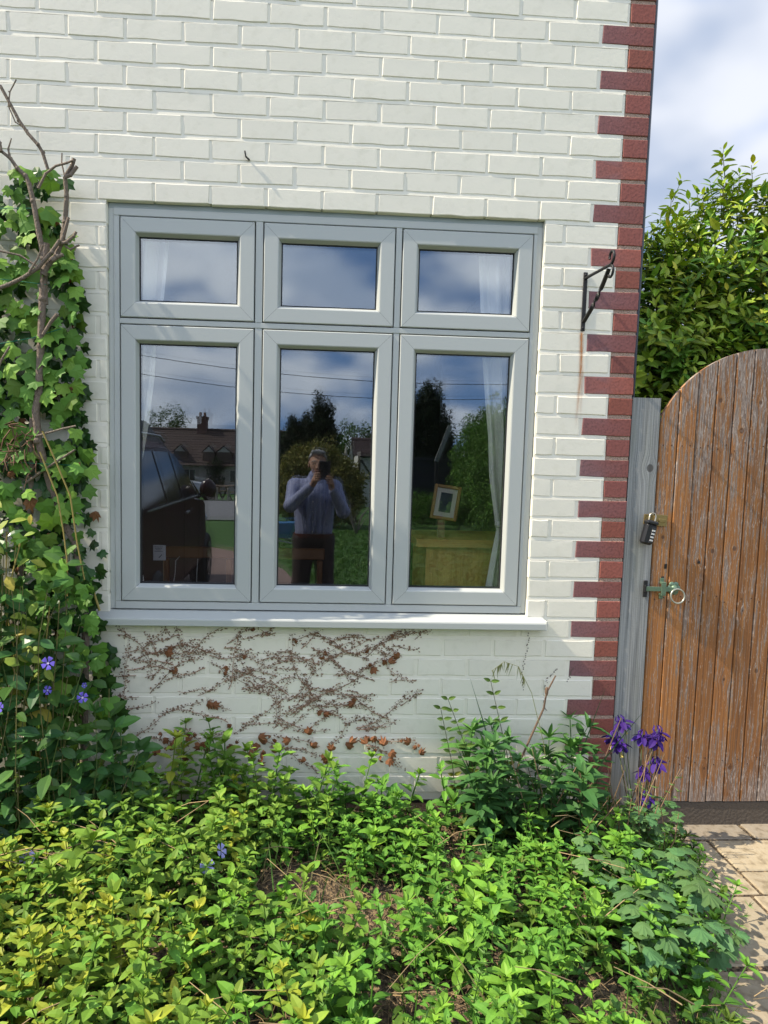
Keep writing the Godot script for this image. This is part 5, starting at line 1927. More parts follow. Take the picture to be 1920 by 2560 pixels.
func crown(parent: Node3D, lumps: Array, n: int, clumps: Array, scale := 1.0):
	# leaf clumps through uneven lumps: [centre, radii]
	var nz := FastNoiseLite.new()
	nz.seed = n
	nz.frequency = 1.6
	var vol := 0.0
	for l in lumps: vol += l[1].x * l[1].y
	var pl := []
	var cs := []
	for v in clumps.size():
		pl.append([])
		cs.append([])
	for l in lumps:
		for i in int(n * l[1].x * l[1].y / vol):
			var d := any_dir(rf(-0.95, 1.0))
			var r := pow(rf(0.15, 1.0), 0.4) * (1.0 + 0.35 * nz.get_noise_3dv(d * 1.5 + l[0]))
			var v := rng.randi() % clumps.size()
			var k := rf(0.7, 1.3)
			pl[v].append(Transform3D(Basis.from_euler(Vector3(rf(0, 6), rf(0, 6), rf(0, 6))).scaled(Vector3.ONE * scale * rf(0.6, 1.3)), l[0] + d * l[1] * r))
			cs[v].append(Color(k, k, k))
	for v in clumps.size(): scatter(parent, "crown", clumps[v], pl[v], cs[v])

func trunk(parent: Node3D, h: float, r: float):
	var m := MB.new()
	m.col = Color(0.08, 0.06, 0.045)
	m.tube([Vector3.ZERO, Vector3(0.05, h * 0.5, 0), Vector3(-0.03, h, 0.02)], r, r * 0.4, 7)
	part(parent, "trunk", m, M.bark)

func gable_roof(m: MB, x0: float, x1: float, zf: float, zb: float, ye: float, yr: float):
	# ridge along x, rows of tiles as small steps
	var zm := (zf + zb) / 2
	var rows := 14
	for s in [0, 1]:
		var z0: float = zf if s == 0 else zb
		for i in rows:
			var a := float(i) / rows
			var b := float(i + 1) / rows
			var p := Vector3(0, lerpf(ye, yr, a) + 0.03, lerpf(z0, zm, a))
			var q := Vector3(0, lerpf(ye, yr, b), lerpf(z0, zm, b))
			var c := rf(0.8, 1.2)
			m.col = Color(0.055 * c, 0.032 * c, 0.028 * c)
			m.quad(Vector3(x0, q.y, q.z), Vector3(x1, q.y, q.z), Vector3(x1, p.y, p.z), Vector3(x0, p.y, p.z))
			m.quad(Vector3(x0, p.y, p.z), Vector3(x1, p.y, p.z), Vector3(x1, p.y - 0.03, p.z), Vector3(x0, p.y - 0.03, p.z))
	m.col = Color(0.07, 0.045, 0.04)
	m.tube([Vector3(x0, yr, zm), Vector3(x1, yr, zm)], 0.12, 0.12, 8)

func make_far_side():
	var dark := []
	var olive := []
	var green := []
	var hedge := []
	for i in 3:
		dark.append(clump(Color(0.02, 0.04, 0.018), 40, 0.2, 0.11, M.dry, 0.3))
		olive.append(clump(Color(0.2, 0.2, 0.065), 34, 0.17, 0.10, M.leaf_dull, 0.42))
		hedge.append(clump(Color(0.085, 0.19, 0.03), 34, 0.18, 0.09, M.leaf, 0.5))
		green.append(clump(Color(0.055, 0.12, 0.025), 30, 0.2, 0.09, M.leaf, 0.5))
	var tufts := []
	for v in 2:
		var m := MB.new()
		for i in 9:
			var k := rf(0.6, 1.4)
			m.col = Color(0.07 * k, 0.17 * k, 0.025 * k)
			blade(m, Vector3(rf(-0.05, 0.05), 0, rf(-0.05, 0.05)), Vector3(rf(-0.5, 0.5), 1, rf(-0.5, 0.5)).normalized(), rf(0.03, 0.08), 0.008, 0.3)
		tufts.append(m.mesh(M.leaf))
	for v in 2:
		var pl := []
		var cs := []
		for i in 2600:
			var z := 5.0 + pow(rf(0, 1), 1.6) * 9.0
			var x := rf(-2.6, 3.4)
			if x < -1.35 - maxf(z - 4.0, 0.0) * 0.11 and z < 10.0: continue
			var k := rf(0.6, 1.3)
			pl.append(Transform3D(Basis(Vector3.UP, rf(0, TAU)).scaled(Vector3.ONE * rf(0.7, 1.5)), Vector3(x, -0.03, z)))
			cs.append(Color(k * rf(0.9, 1.3), k, k))
		scatter(self, "lawn_grass", tufts[v], pl, cs)
	# long low cottage across the lane
	var pub := thing("long_cottage", "long low cottage with tiled roof, dormers and one chimney across the lane", "house", Vector3(-11.0, -0.76, 48.0))
	var w := MB.new()
	w.col = Color(0.5, 0.42, 0.40)
	w.span(Vector3(-8, 0, 0), Vector3(8.2, 2.15, 5.6))
	w.col = Color(0.5, 0.42, 0.40)
	for e in [-8.0, 8.2]:
		w.tri(Vector3(e, 2.15, 0), Vector3(e, 4.6, 2.8), Vector3(e, 2.15, 5.6))
	part(pub, "wall", w, M.plain)
	var r := MB.new()
	gable_roof(r, -8.3, 8.5, -0.4, 6.0, 2.02, 4.72)
	var roof := part(pub, "roof", r, M.plain)
	var ch := MB.new()
	ch.col = Color(0.14, 0.07, 0.055)
	ch.span(Vector3(0.4, 4.0, 2.4), Vector3(1.1, 5.5, 3.2))
	ch.span(Vector3(0.34, 5.5, 2.34), Vector3(1.16, 5.72, 3.26))
	part(roof, "chimney", ch, M.plain)
	for k in 2:
		var p := MB.new()
		p.col = Color(0.2, 0.11, 0.08)
		p.tube([Vector3(0.58 + k * 0.34, 5.72, 2.8), Vector3(0.58 + k * 0.34, 6.05, 2.8)], 0.11, 0.09, 8)
		part(roof, "chimney_pot", p, M.plain)
	for x in [-0.4, 1.65, 2.75, 5.4]:
		var big: float = 0.62 if x > 2.0 else 0.5
		var d := MB.new()
		d.col = Color(0.07, 0.045, 0.04)
		d.quad(Vector3(x - big, 3.0, -0.1), Vector3(x, 3.5, -0.1), Vector3(x, 3.5, 1.6), Vector3(x - big, 3.0, 1.2))
		d.quad(Vector3(x, 3.5, -0.1), Vector3(x + big, 3.0, -0.1), Vector3(x + big, 3.0, 1.2), Vector3(x, 3.5, 1.6))
		d.col = Color(0.6, 0.55, 0.53)
		d.tri(Vector3(x - big * 0.8, 3.03, -0.02), Vector3(x, 3.42, -0.02), Vector3(x + big * 0.8, 3.03, -0.02))
		d.col = Color(0.12, 0.08, 0.07)
		d.span(Vector3(x - big * 0.85, 2.35, 0.0), Vector3(x + big * 0.85, 3.03, 1.2))
		var dn := part(roof, "dormer", d, M.plain)
		dn.set_meta("label", "small gabled dormer in the tiled roof")
	for q in [[-1.2, 0.5], [0.3, 0.9], [3.6, 0.9], [4.6, 0.6]]:
		var g := MB.new()
		g.col = Color(0.03, 0.03, 0.035)
		g.span(Vector3(q[0] - 0.4, q[1], -0.03), Vector3(q[0] + 0.4, 1.7, 0.01))
		var win := part(pub, "window", g, M.shiny)
		var f := MB.new()
		f.col = Color(0.6, 0.58, 0.55)
		for e in [-0.4, 0.0, 0.4]: f.span(Vector3(q[0] + e - 0.025, q[1], -0.05), Vector3(q[0] + e + 0.025, 1.7, -0.03))
		part(win, "frame", f, M.plain)
	var wall_ivy := thing("wall_climber", "dark climbing plant on the front wall of the long cottage", "climber", Vector3(-8.9, -0.76, 47.7))
	trunk(wall_ivy, 1.2, 0.06)
	crown(wall_ivy, [[Vector3(0, 1.0, 0), Vector3(0.55, 1.0, 0.3)], [Vector3(0.2, 2.0, 0.1), Vector3(0.7, 0.5, 0.4)]], 70, dark, 1.2)
	# gabled barn left of it and the tree behind
	var barn := thing("dark_barn", "dark gabled barn with a steep roof left of the long cottage", "barn", Vector3(-13.3, -0.66, 43.0))
	var bw := MB.new()
	bw.col = Color(0.06, 0.05, 0.05)
	bw.span(Vector3(-1.8, 0, 0), Vector3(0.95, 3.0, 4.0))
	part(barn, "wall", bw, M.plain)
	var br := MB.new()
	br.col = Color(0.045, 0.04, 0.042)
	br.quad(Vector3(-2.1, 3.0, -0.2), Vector3(-0.3, 4.95, -0.2), Vector3(-0.3, 4.95, 4.2), Vector3(-2.1, 3.0, 4.2))
	br.quad(Vector3(-0.3, 4.95, -0.2), Vector3(1.25, 3.0, -0.2), Vector3(1.25, 3.0, 4.2), Vector3(-0.3, 4.95, 4.2))
	br.tri(Vector3(-1.9, 3.0, -0.02), Vector3(-0.3, 4.85, -0.02), Vector3(1.05, 3.0, -0.02))
	part(barn, "roof", br, M.plain)
	var bt := thing("round_tree", "loose round topped tree rising behind the barn roof", "tree", Vector3(-14.2, -0.9, 57.0))
	trunk(bt, 4.5, 0.25)
	crown(bt, [[Vector3(0, 5.6, 0), Vector3(1.7, 1.5, 1.4)], [Vector3(0.6, 4.6, 0), Vector3(1.6, 1.2, 1.3)]], 130, green, 1.6)
	# picnic tables, bollards, parked car
	for q in [[-7.25, "picnic table on the grass before the cottage, nearest the silver car"], [-6.3, "picnic table on the grass before the cottage, beside the bollards"]]:
		var t := thing("picnic_table", q[1], "table", Vector3(q[0], ground_y(34.5), 35.0), 0.3, "picnic tables")
		var wood := mat(0.17, 0.11, 0.07, 0.8)
		for k in 4:
			var m := MB.new()
			m.box(Vector3(-0.24 + k * 0.16, 0.74, 0), Vector3(0.14, 0.04, 1.6))
			part(t, "plank", m, wood)
		for s in [-1, 1]:
			var m := MB.new()
			m.box(Vector3(0.62 * s, 0.44, 0), Vector3(0.26, 0.04, 1.6))
			part(t, "bench_seat", m, wood)
			for e in [-0.55, 0.55]:
				var l := MB.new()
				l.box(Vector3(0.34 * s, 0.37, e), Vector3(0.09, 0.84, 0.05), Basis.from_euler(Vector3(0, 0, 0.45 * s)))
				part(t, "leg", l, wood)
	var k := 0
	for x in [-6.65, -6.05, -5.2]:
		var m := MB.new()
		m.col = Color(0.3, 0.26, 0.22)
		m.box(Vector3(0, 0.33, 0), Vector3(0.12, 0.66, 0.12), Basis.IDENTITY, 0.02)
		solo("bollard", m, M.plain, ["leftmost of the short timber bollards along the lane", "middle one of the short timber bollards along the lane", "rightmost of the short timber bollards along the lane"][k], "bollard", "bollards along the lane", Vector3(x, ground_y(33.6), 33.6))
		k += 1
	car(Vector3(-9.2, ground_y(34), 34.5))
	# conifers, the round shrub, the far trees
	for q in [[Vector3(-1.85, -0.24, 24.0), [[-0.55, 3.7], [0.0, 3.75], [0.48, 4.55], [0.8, 4.1], [-0.95, 2.9], [0.2, 3.4], [0.95, 3.2], [-0.3, 3.3]], "dark many topped yew behind the round shrub"], [Vector3(2.35, -0.22, 22.0), [[-0.45, 4.3], [-0.1, 4.35], [0.15, 4.85], [0.45, 4.75], [0.75, 3.6], [-0.75, 4.0], [0.9, 3.0]], "dark many topped yew beside the leafy hedge"]]:
		var y := thing("yew_tree", q[2], "tree", q[0], 0.0, "dark yews in the garden")
		trunk(y, 2.0, 0.2)
		var lumps := []
		for s in q[1]:
			lumps.append([Vector3(s[0], s[1] * 0.5, 0), Vector3(0.42, s[1] * 0.5, 0.45)])
			lumps.append([Vector3(s[0], s[1] * 0.82, 0), Vector3(0.17, s[1] * 0.2, 0.2)])
		crown(y, lumps, 2600, dark, 0.8)
	var sh := thing("round_shrub", "big round olive leaved shrub on the lawn behind the photographer", "shrub", Vector3(-1.35, 0, 16.0))
	trunk(sh, 1.0, 0.1)
	crown(sh, [[Vector3(-0.1, 1.35, 0), Vector3(0.95, 0.85, 0.9)], [Vector3(0.55, 0.95, -0.1), Vector3(0.75, 0.7, 0.8)], [Vector3(-0.75, 0.9, -0.1), Vector3(0.6, 0.8, 0.8)], [Vector3(0, 0.5, -0.2), Vector3(1.25, 0.5, 0.9)]], 1500, olive, 0.9)
	for q in [[Vector3(0.6, -0.5, 37.0), [[Vector3(0, 3.4, 0), Vector3(1.5, 1.1, 1.2)], [Vector3(-1.2, 2.6, 0), Vector3(1.3, 1.2, 1)], [Vector3(1.6, 2.7, 0), Vector3(1.3, 1.3, 1)]], "light green tree behind the timber framed house", 220], [Vector3(-4.0, -0.7, 46.0), [[Vector3(0, 3.0, 0), Vector3(1.4, 1.2, 1.2)]], "low green tree between the cottage and the yew", 90]]:
		var t := thing("leafy_tree", q[2], "tree", q[0], 0.0)
		trunk(t, 3.0, 0.16)
		crown(t, q[1], q[3], green, 1.5)
	# timber framed house
	var td := thing("timber_framed_house", "white timber framed house with a dark red tiled roof", "house", Vector3(0.25, -0.4, 30.0))
	var tw := MB.new()
	tw.col = Color(0.6, 0.58, 0.55)
	tw.span(Vector3(0.25, 0, 0), Vector3(2.7, 2.45, 4.0))
	part(td, "wall", tw, M.plain)
	var tr := MB.new()
	gable_roof(tr, 0.0, 2.9, -0.3, 4.3, 2.42, 3.25)
	part(td, "roof", tr, M.plain)
	for q in [[0.25, 0, 0.37, 2.5], [0.95, 0, 1.05, 2.5], [1.7, 0, 1.8, 2.5], [0.25, 1.35, 1.8, 1.45], [0.25, 2.35, 1.8, 2.5], [2.6, 0, 2.7, 2.44], [1.8, 1.35, 2.6, 1.45]]:
		var b := MB.new()
		b.col = Color(0.03, 0.026, 0.024)
		b.span(Vector3(q[0], q[1], -0.04), Vector3(q[2], q[3], -0.001))
		part(td, "beam", b, M.plain)
	var diag := MB.new()
	diag.col = Color(0.03, 0.026, 0.024)
	diag.box(Vector3(0.66, 1.85, -0.02), Vector3(0.09, 0.95, 0.04), Basis.from_euler(Vector3(0, 0, 0.6)))
	part(td, "beam", diag, M.plain)
	k = 0
	for x in [-0.2, 0.02]:
		var p := thing("parasol", ["closed cream parasol nearer the yew", "closed cream parasol nearer the timber framed house"][k], "parasol", Vector3(x, -0.3, 27.0), 0.0, "closed parasols")
		var m := MB.new()
		m.col = Color(0.6, 0.56, 0.48)
		m.tube([Vector3(0, 1.75, 0), Vector3(0, 2.2, 0), Vector3(0, 2.75, 0)], 0.15, 0.02, 8)
		part(p, "canopy", m, M.plain)
		var pm := MB.new()
		pm.col = Color(0.15, 0.1, 0.07)
		pm.tube([Vector3.ZERO, Vector3(0, 1.8, 0)], 0.03, 0.03, 6)
		part(p, "pole", pm, M.plain)
		k += 1
	# right of the garden: dark shed, hedge, low shrubs, pale frame
	var shed := thing("garden_shed", "long dark garden shed in front of the right hand yew", "shed", Vector3(2.1, -0.1, 18.0))
	for i in 9:
		var m := MB.new()
		m.col = Color(0.028, 0.03, 0.04) * rf(0.85, 1.15)
		m.span(Vector3(-1.0, 0.1 + i * 0.2, -0.012 * (i % 2)), Vector3(0.92, 0.295 + i * 0.2, 1.2))
		part(shed, "board", m, M.plain)
	var so := MB.new()
	so.col = Color(0.05, 0.05, 0.055)
	so.span(Vector3(-1.05, 1.9, -0.08), Vector3(0.97, 1.98, 1.3))
	part(shed, "roof", so, M.plain)
	var fr := thing("leaning_frame", "two pale leaning timbers of a plant frame by the hedge", "frame", Vector3(2.55, -0.1, 17.0))
	for q in [[Vector3(-0.5, 1.85, 0), Vector3(-0.13, 2.9, 0)], [Vector3(0.55, 1.9, 0), Vector3(0.33, 2.65, 0)]]:
		var m := MB.new()
		m.col = Color(0.26, 0.27, 0.27)
		var a: Vector3 = q[0]
		var b: Vector3 = q[1]
		m.box((a + b) / 2 - Vector3(0, 0.9, 0) * 0.0, Vector3(0.12, a.distance_to(b), 0.06), Basis.from_euler(Vector3(0, 0, -atan2(b.x - a.x, b.y - a.y))))
		m.col = Color(0.05, 0.05, 0.045)
		m.box(Vector3(a.x, 0.92, 0.02), Vector3(0.05, 1.86, 0.05))
		part(fr, "timber", m, M.plain)
	var hg := thing("garden_hedge", "tall green hedge along the right side of the garden", "hedge", Vector3(3.0, 0, 13.6))
	var hl := []
	for i in 8:
		hl.append([Vector3(rf(-0.1, 0.1) - 0.1 + i * 0.03, 1.5, -2.5 + i * 0.85), Vector3(0.75, 1.65 + rf(-0.1, 0.12), 0.75)])
	crown(hg, hl, 2600, hedge, 0.6)
	var hm := MB.new()
	hm.col = Color(0.06, 0.05, 0.04)
	for i in 8: hm.tube([Vector3(i * 0.03, 0, -2.5 + i * 0.85), Vector3(0, 1.6, -2.5 + i * 0.85)], 0.05, 0.03, 5)
	part(hg, "stems", hm, M.bark)
	for q in [[Vector3(1.55, -0.05, 16.2), 0.5, "low dark shrub in front of the garden shed"], [Vector3(2.35, -0.05, 15.0), 0.36, "low green shrub at the foot of the hedge"]]:
		var t := thing("low_shrub", q[2], "shrub", q[0])
		trunk(t, 0.3, 0.03)
		crown(t, [[Vector3(0, 0.42, 0), Vector3(q[1] * 1.1, q[1], q[1])]], 160, hedge, 0.5)
	var bare := MB.new()
	bare.col = Color(0.2, 0.18, 0.16)
	for i in 9:
		var e := Vector3(rf(-0.3, 0.55), rf(0.5, 0.95), rf(-0.2, 0.2))
		bare.tube([Vector3(0, 0, 0), e * 0.5 + Vector3(-0.05, 0.08, 0), e], 0.014, 0.004, 5, false)
	solo("bare_shrub", bare, M.bark, "nearly leafless pale twigged shrub at the edge of the lawn", "shrub", "", Vector3(-0.45, 0, 13.0))
	# blue wheelbarrow on the lawn
	var wb := thing("wheelbarrow", "blue wheelbarrow standing on the lawn", "wheelbarrow", Vector3(-2.0, -0.02, 9.3), 0.4)
	var tray := MB.new()
	tray.col = Color(0.08, 0.22, 0.42)
	tray.quad(Vector3(-0.35, 0.55, -0.28), Vector3(0.4, 0.6, -0.28), Vector3(0.25, 0.32, -0.18), Vector3(-0.25, 0.32, -0.18))
	tray.quad(Vector3(-0.35, 0.55, 0.28), Vector3(0.4, 0.6, 0.28), Vector3(0.25, 0.32, 0.18), Vector3(-0.25, 0.32, 0.18))
	tray.quad(Vector3(-0.35, 0.55, -0.28), Vector3(-0.35, 0.55, 0.28), Vector3(-0.25, 0.32, 0.18), Vector3(-0.25, 0.32, -0.18))
	tray.quad(Vector3(0.4, 0.6, -0.28), Vector3(0.4, 0.6, 0.28), Vector3(0.25, 0.32, 0.18), Vector3(0.25, 0.32, -0.18))
	tray.quad(Vector3(-0.25, 0.32, -0.18), Vector3(0.25, 0.32, -0.18), Vector3(0.25, 0.32, 0.18), Vector3(-0.25, 0.32, 0.18))
	part(wb, "tray", tray, M.shiny)
	for s in [-1, 1]:
		var m := MB.new()
		m.col = Color(0.5, 0.5, 0.5)
		m.tube([Vector3(0.45, 0.2, 0.05 * s), Vector3(-0.2, 0.3, 0.22 * s), Vector3(-0.75, 0.62, 0.26 * s)], 0.016, 0.016, 6)
		m.tube([Vector3(-0.2, 0.3, 0.22 * s), Vector3(-0.28, 0.0, 0.24 * s)], 0.014, 0.014, 6)
		part(wb, "handle", m, M.shiny)
	var wh := MB.new()
	wh.col = Color(0.02, 0.02, 0.02)
	wheel_shape(wh, Vector3(0.5, 0.19, 0), 0.19, 0.08, Vector3(0, 0, 1))
	part(wb, "wheel", wh, M.plain)
	# overhead lines between two poles outside the picture
	k = 0
	for q in [[3.735, 1.3, 0.0092, "upper of the two dark wires sagging across the sky in the lower panes"], [3.33, 0.5, 0.0105, "lower of the two dark wires sagging across the sky in the lower panes"]]:
		var m := MB.new()
		m.col = Color(0.012, 0.012, 0.012)
		var pts := []
		for i in 31:
			var x := lerpf(-16, 12, i / 30.0)
			pts.append(Vector3(x, q[0] + q[2] * (x - q[1]) * (x - q[1]), 15.0 + k * 0.12))
		m.tube(pts, 0.0095, 0.0095, 5)
		solo("overhead_wire", m, M.plain, q[3], "wire", "overhead wires")
		k += 1
	k = 0
	for x in [-16.0, 12.0]:
		var m := MB.new()
		m.col = Color(0.1, 0.075, 0.055)
		m.tube([Vector3(0, 0, 0), Vector3(0, 6.6, 0)], 0.13, 0.1, 9)
		m.box(Vector3(0, 4.6, 0.1), Vector3(0.08, 0.08, 1.0))
		solo("utility_pole", m, M.bark, ["timber utility pole at the far left end of the wires", "timber utility pole at the far right end of the wires"][k], "pole", "utility poles", Vector3(x, ground_y(15.2) - 0.1, 15.2))
		k += 1
	# paper things on the inside window board
	var pn := thing("paper_notice", "small printed paper notice inside the left hand light", "notice", Vector3(-2.035, 0.0, -0.16))
	var pm2 := MB.new()
	pm2.col = Color(0.22, 0.22, 0.24)
	pm2.box(Vector3(0, 1.19, 0), Vector3(0.055, 0.068, 0.003))
	part(pn, "sheet", pm2, M.plain)
	var ink := MB.new()
	ink.col = Color(0.05, 0.05, 0.06)
	for i in 4: ink.box(Vector3(-0.004, 1.216 - i * 0.0065, 0.002), Vector3(0.036 - (i % 3) * 0.006, 0.0022, 0.0008))
	ink.box(Vector3(0.004, 1.175, 0.002), Vector3(0.02, 0.004, 0.0008), Basis.from_euler(Vector3(0, 0, 0.8)))
	part(pn, "printing", ink, M.plain)

func wheel_shape(m: MB, c: Vector3, r: float, w: float, axis: Vector3):
	# tyre as a lathed ring round the axis
	var u := axis.cross(Vector3.UP).normalized()
	var v := axis.cross(u).normalized()
	var prof := [Vector2(r * 0.62, -w * 0.42), Vector2(r * 0.9, -w * 0.5), Vector2(r, -w * 0.36), Vector2(r, w * 0.36), Vector2(r * 0.9, w * 0.5), Vector2(r * 0.62, w * 0.42)]
	for i in 28:
		var a := TAU * i / 28
		var b := TAU * (i + 1) / 28
		for k in prof.size() - 1:
			var p := func(q: Vector2, t: float) -> Vector3: return c + (u * cos(t) + v * sin(t)) * q.x + axis * q.y
			m.quad(p.call(prof[k], a), p.call(prof[k], b), p.call(prof[k + 1], b), p.call(prof[k + 1], a))

func rim_shape(m: MB, c: Vector3, r: float, axis: Vector3):
	var u := axis.cross(Vector3.UP).normalized()
	var v := axis.cross(u).normalized()
	for i in 5:
		var a := TAU * i / 5
		var d := u * cos(a) + v * sin(a)
		var s := u * -sin(a) + v * cos(a)
		m.quad(c + s * r * 0.14, c + d * r + s * r * 0.2, c + d * r - s * r * 0.2, c - s * r * 0.14)
	for i in 24:
		var a := TAU * i / 24
		var b := TAU * (i + 1) / 24
		var da := u * cos(a) + v * sin(a)
		var db := u * cos(b) + v * sin(b)
		m.quad(c + da * r, c + db * r, c + db * r * 0.88, c + da * r * 0.88)
		m.tri(c + axis * 0.01, c + da * r * 0.2 + axis * 0.008, c + db * r * 0.2 + axis * 0.008)

func loft(m: MB, stations: Array):
	# stations along z: [z, [[half width, y], ...] from sill to roof centre]
	for i in stations.size() - 1:
		var a = stations[i]
		var b = stations[i + 1]
		for k in a[1].size() - 1:
			for s in [-1.0, 1.0]:
				var p := Vector3(s * a[1][k][0], a[1][k][1], a[0])
				var q := Vector3(s * a[1][k + 1][0], a[1][k + 1][1], a[0])
				var r := Vector3(s * b[1][k + 1][0], b[1][k + 1][1], b[0])
				var t := Vector3(s * b[1][k][0], b[1][k][1], b[0])
				if s > 0: m.quad(p, t, r, q)
				else: m.quad(p, q, r, t)
	for e in [0, stations.size() - 1]:
		var st = stations[e]
		for k in st[1].size() - 1:
			m.quad(Vector3(-st[1][k][0], st[1][k][1], st[0]), Vector3(st[1][k][0], st[1][k][1], st[0]), Vector3(st[1][k + 1][0], st[1][k + 1][1], st[0]), Vector3(-st[1][k + 1][0], st[1][k + 1][1], st[0]))

func car(at: Vector3):
	var c := thing("parked_car", "small silver car parked across the lane", "car", at, PI / 2)
	var paint := mat(0.45, 0.47, 0.5, 0.3, 0.3)
	var b := MB.new()
	var st := []
	for q in [[-2.0, 0.5, 0.75], [-1.85, 0.35, 0.95], [-1.0, 0.28, 1.0], [0.9, 0.28, 0.98], [1.7, 0.3, 0.86], [2.0, 0.45, 0.68]]:
		st.append([q[0], [[0.72, q[1]], [0.82, q[1] + 0.12], [0.84, (q[1] + q[2]) / 2], [0.78, q[2]], [0.0, q[2] + 0.03]]])
	loft(b, st)
	part(c, "body", b, paint)
	var g := MB.new()
	var s2 := []
	for q in [[-1.75, 0.96, 0.7], [-1.2, 1.4, 0.62], [0.1, 1.44, 0.62], [1.0, 0.97, 0.7]]:
		s2.append([q[0], [[0.76, 0.94], [q[2], q[1] - 0.02], [0.0, q[1]]]])
	loft(g, s2)
	part(c, "cabin_glass", g, mat(0.02, 0.025, 0.03, 0.1))
	for s in [-1, 1]:
		for z in [-1.25, 1.25]:
			var m := MB.new()
			m.col = Color(0.02, 0.02, 0.02)
			wheel_shape(m, Vector3(0.74 * s, 0.3, z), 0.3, 0.18, Vector3(s, 0, 0))
			var w := part(c, "wheel", m, M.plain)
			var r := MB.new()
			r.col = Color(0.4, 0.4, 0.42)
			rim_shape(r, Vector3(0.84 * s, 0.3, z), 0.2, Vector3(s, 0, 0))
			part(w, "rim", r, M.shiny)

func make_van():
	# dark people carrier on the drive, nose away from the house; local +z is forward
	var v := thing("parked_van", "dark maroon people carrier parked on the gravel drive", "van", Vector3(-3.66, -0.01, 4.15), -0.035)
	var paint := mat(0.035, 0.006, 0.009, 0.4)
	paint.metallic_specular = 0.18
	var st := []
	# z, sill y, belt y, roof y, half width at belt, at roof
	for q in [[-2.25, 0.5, 1.15, 1.62, 0.84, 0.68], [-2.15, 0.34, 1.18, 1.74, 0.9, 0.74], [-1.0, 0.28, 1.2, 1.78, 0.93, 0.76], [0.0, 0.28, 1.2, 1.79, 0.93, 0.76], [0.35, 0.28, 1.19, 1.76, 0.93, 0.75], [1.0, 0.28, 1.16, 1.56, 0.93, 0.72], [1.65, 0.28, 1.12, 1.24, 0.93, 0.7], [2.1, 0.3, 1.06, 1.14, 0.9, 0.66], [2.6, 0.36, 0.92, 0.98, 0.82, 0.6], [2.8, 0.46, 0.72, 0.78, 0.7, 0.5]]:
		st.append([q[0], [[q[4] - 0.08, q[1]], [q[4], q[1] + 0.12], [q[4] + 0.01, (q[1] + q[2]) / 2], [q[4] - 0.01, q[2]], [q[5], q[3] - 0.06], [q[5] - 0.08, q[3]], [0.0, q[3] + 0.03]]])
	var b := MB.new()
	loft(b, st)
	part(v, "body", b, paint)
	var glass := mat(0.012, 0.014, 0.017, 0.08)
	glass.metallic_specular = 0.3
	for s in [-1.0, 1.0]:
		for q in [[[-1.9, 1.22], [-1.82, 1.66], [-0.85, 1.69], [-0.85, 1.22]], [[-0.77, 1.22], [-0.77, 1.69], [-0.02, 1.69], [0.02, 1.22]], [[0.1, 1.22], [0.08, 1.69], [0.32, 1.67], [0.85, 1.44], [1.1, 1.22]], [[1.16, 1.2], [0.95, 1.4], [1.02, 1.38], [1.4, 1.2]]]:
			var m := MB.new()
			var pts := []
			for p in q:
				# the side leans in towards the roof
				var t := clampf((p[1] - 1.2) / 0.52, 0, 1)
				pts.append(Vector3(s * (lerpf(0.925, 0.77, t) + 0.006), p[1], p[0]))
			for k in range(1, pts.size() - 1): m.tri(pts[0], pts[k], pts[k + 1])
			part(v, "side_window", m, glass)
		# door seams, handle, trim strip
		for z in [0.06, 1.18]:
			var m := MB.new()
			m.col = Color(0.004, 0.003, 0.003)
			m.box(Vector3(s * 0.942, 0.8, z), Vector3(0.004, 0.8, 0.012))
			part(v, "door_seam", m, M.plain)
		var hd := MB.new()
		hd.col = Color(0.3, 0.28, 0.28)
		hd.box(Vector3(s * 0.955, 1.07, 0.2), Vector3(0.03, 0.03, 0.2), Basis.IDENTITY, 0.008)
		part(v, "door_handle", hd, M.shiny)
		var tr := MB.new()
		tr.col = Color(0.3, 0.3, 0.3)
		tr.box(Vector3(s * 0.935, 1.205, -0.3), Vector3(0.01, 0.014, 2.8))
		part(v, "window_trim", tr, M.shiny)
		var rb := MB.new()
		rb.col = Color(0.25, 0.25, 0.26)
		rb.tube([Vector3(s * 0.7, 1.79, -1.9), Vector3(s * 0.7, 1.84, -1.7), Vector3(s * 0.7, 1.85, 0.0), Vector3(s * 0.7, 1.8, 0.25)], 0.015, 0.015, 6)
		part(v, "roof_rail", rb, M.shiny)
		var mi := MB.new()
		mi.col = Color(0.03, 0.008, 0.011)
		mi.ball(Vector3(s * 1.04, 1.27, 1.2), Vector3(0.1, 0.13, 0.07), 10, 8)
		mi.box(Vector3(s * 0.97, 1.2, 1.28), Vector3(0.1, 0.05, 0.05))
		part(v, "wing_mirror", mi, M.shiny)
		var hl := MB.new()
		hl.col = Color(0.55, 0.55, 0.58)
		hl.ball(Vector3(s * 0.72, 0.83, 2.5), Vector3(0.16, 0.1, 0.2), 8, 6)
		part(v, "headlight", hl, M.shiny)
		for z in [-1.35, 1.95]:
			var m := MB.new()
			m.col = Color(0.012, 0.012, 0.013)
			wheel_shape(m, Vector3(0.86 * s, 0.34, z), 0.34, 0.22, Vector3(s, 0, 0))
			var w := part(v, "wheel", m, M.plain)
			var r := MB.new()
			r.col = Color(0.16, 0.16, 0.17)
			rim_shape(r, Vector3(0.975 * s, 0.34, z), 0.23, Vector3(s, 0, 0))
			part(w, "rim", r, M.shiny)
	var ws := MB.new()
	ws.quad(Vector3(-0.62, 1.73, 0.5), Vector3(0.62, 1.73, 0.5), Vector3(0.8, 1.24, 1.62), Vector3(-0.8, 1.24, 1.62))
	part(v, "windscreen", ws, glass)
	var rw := MB.new()
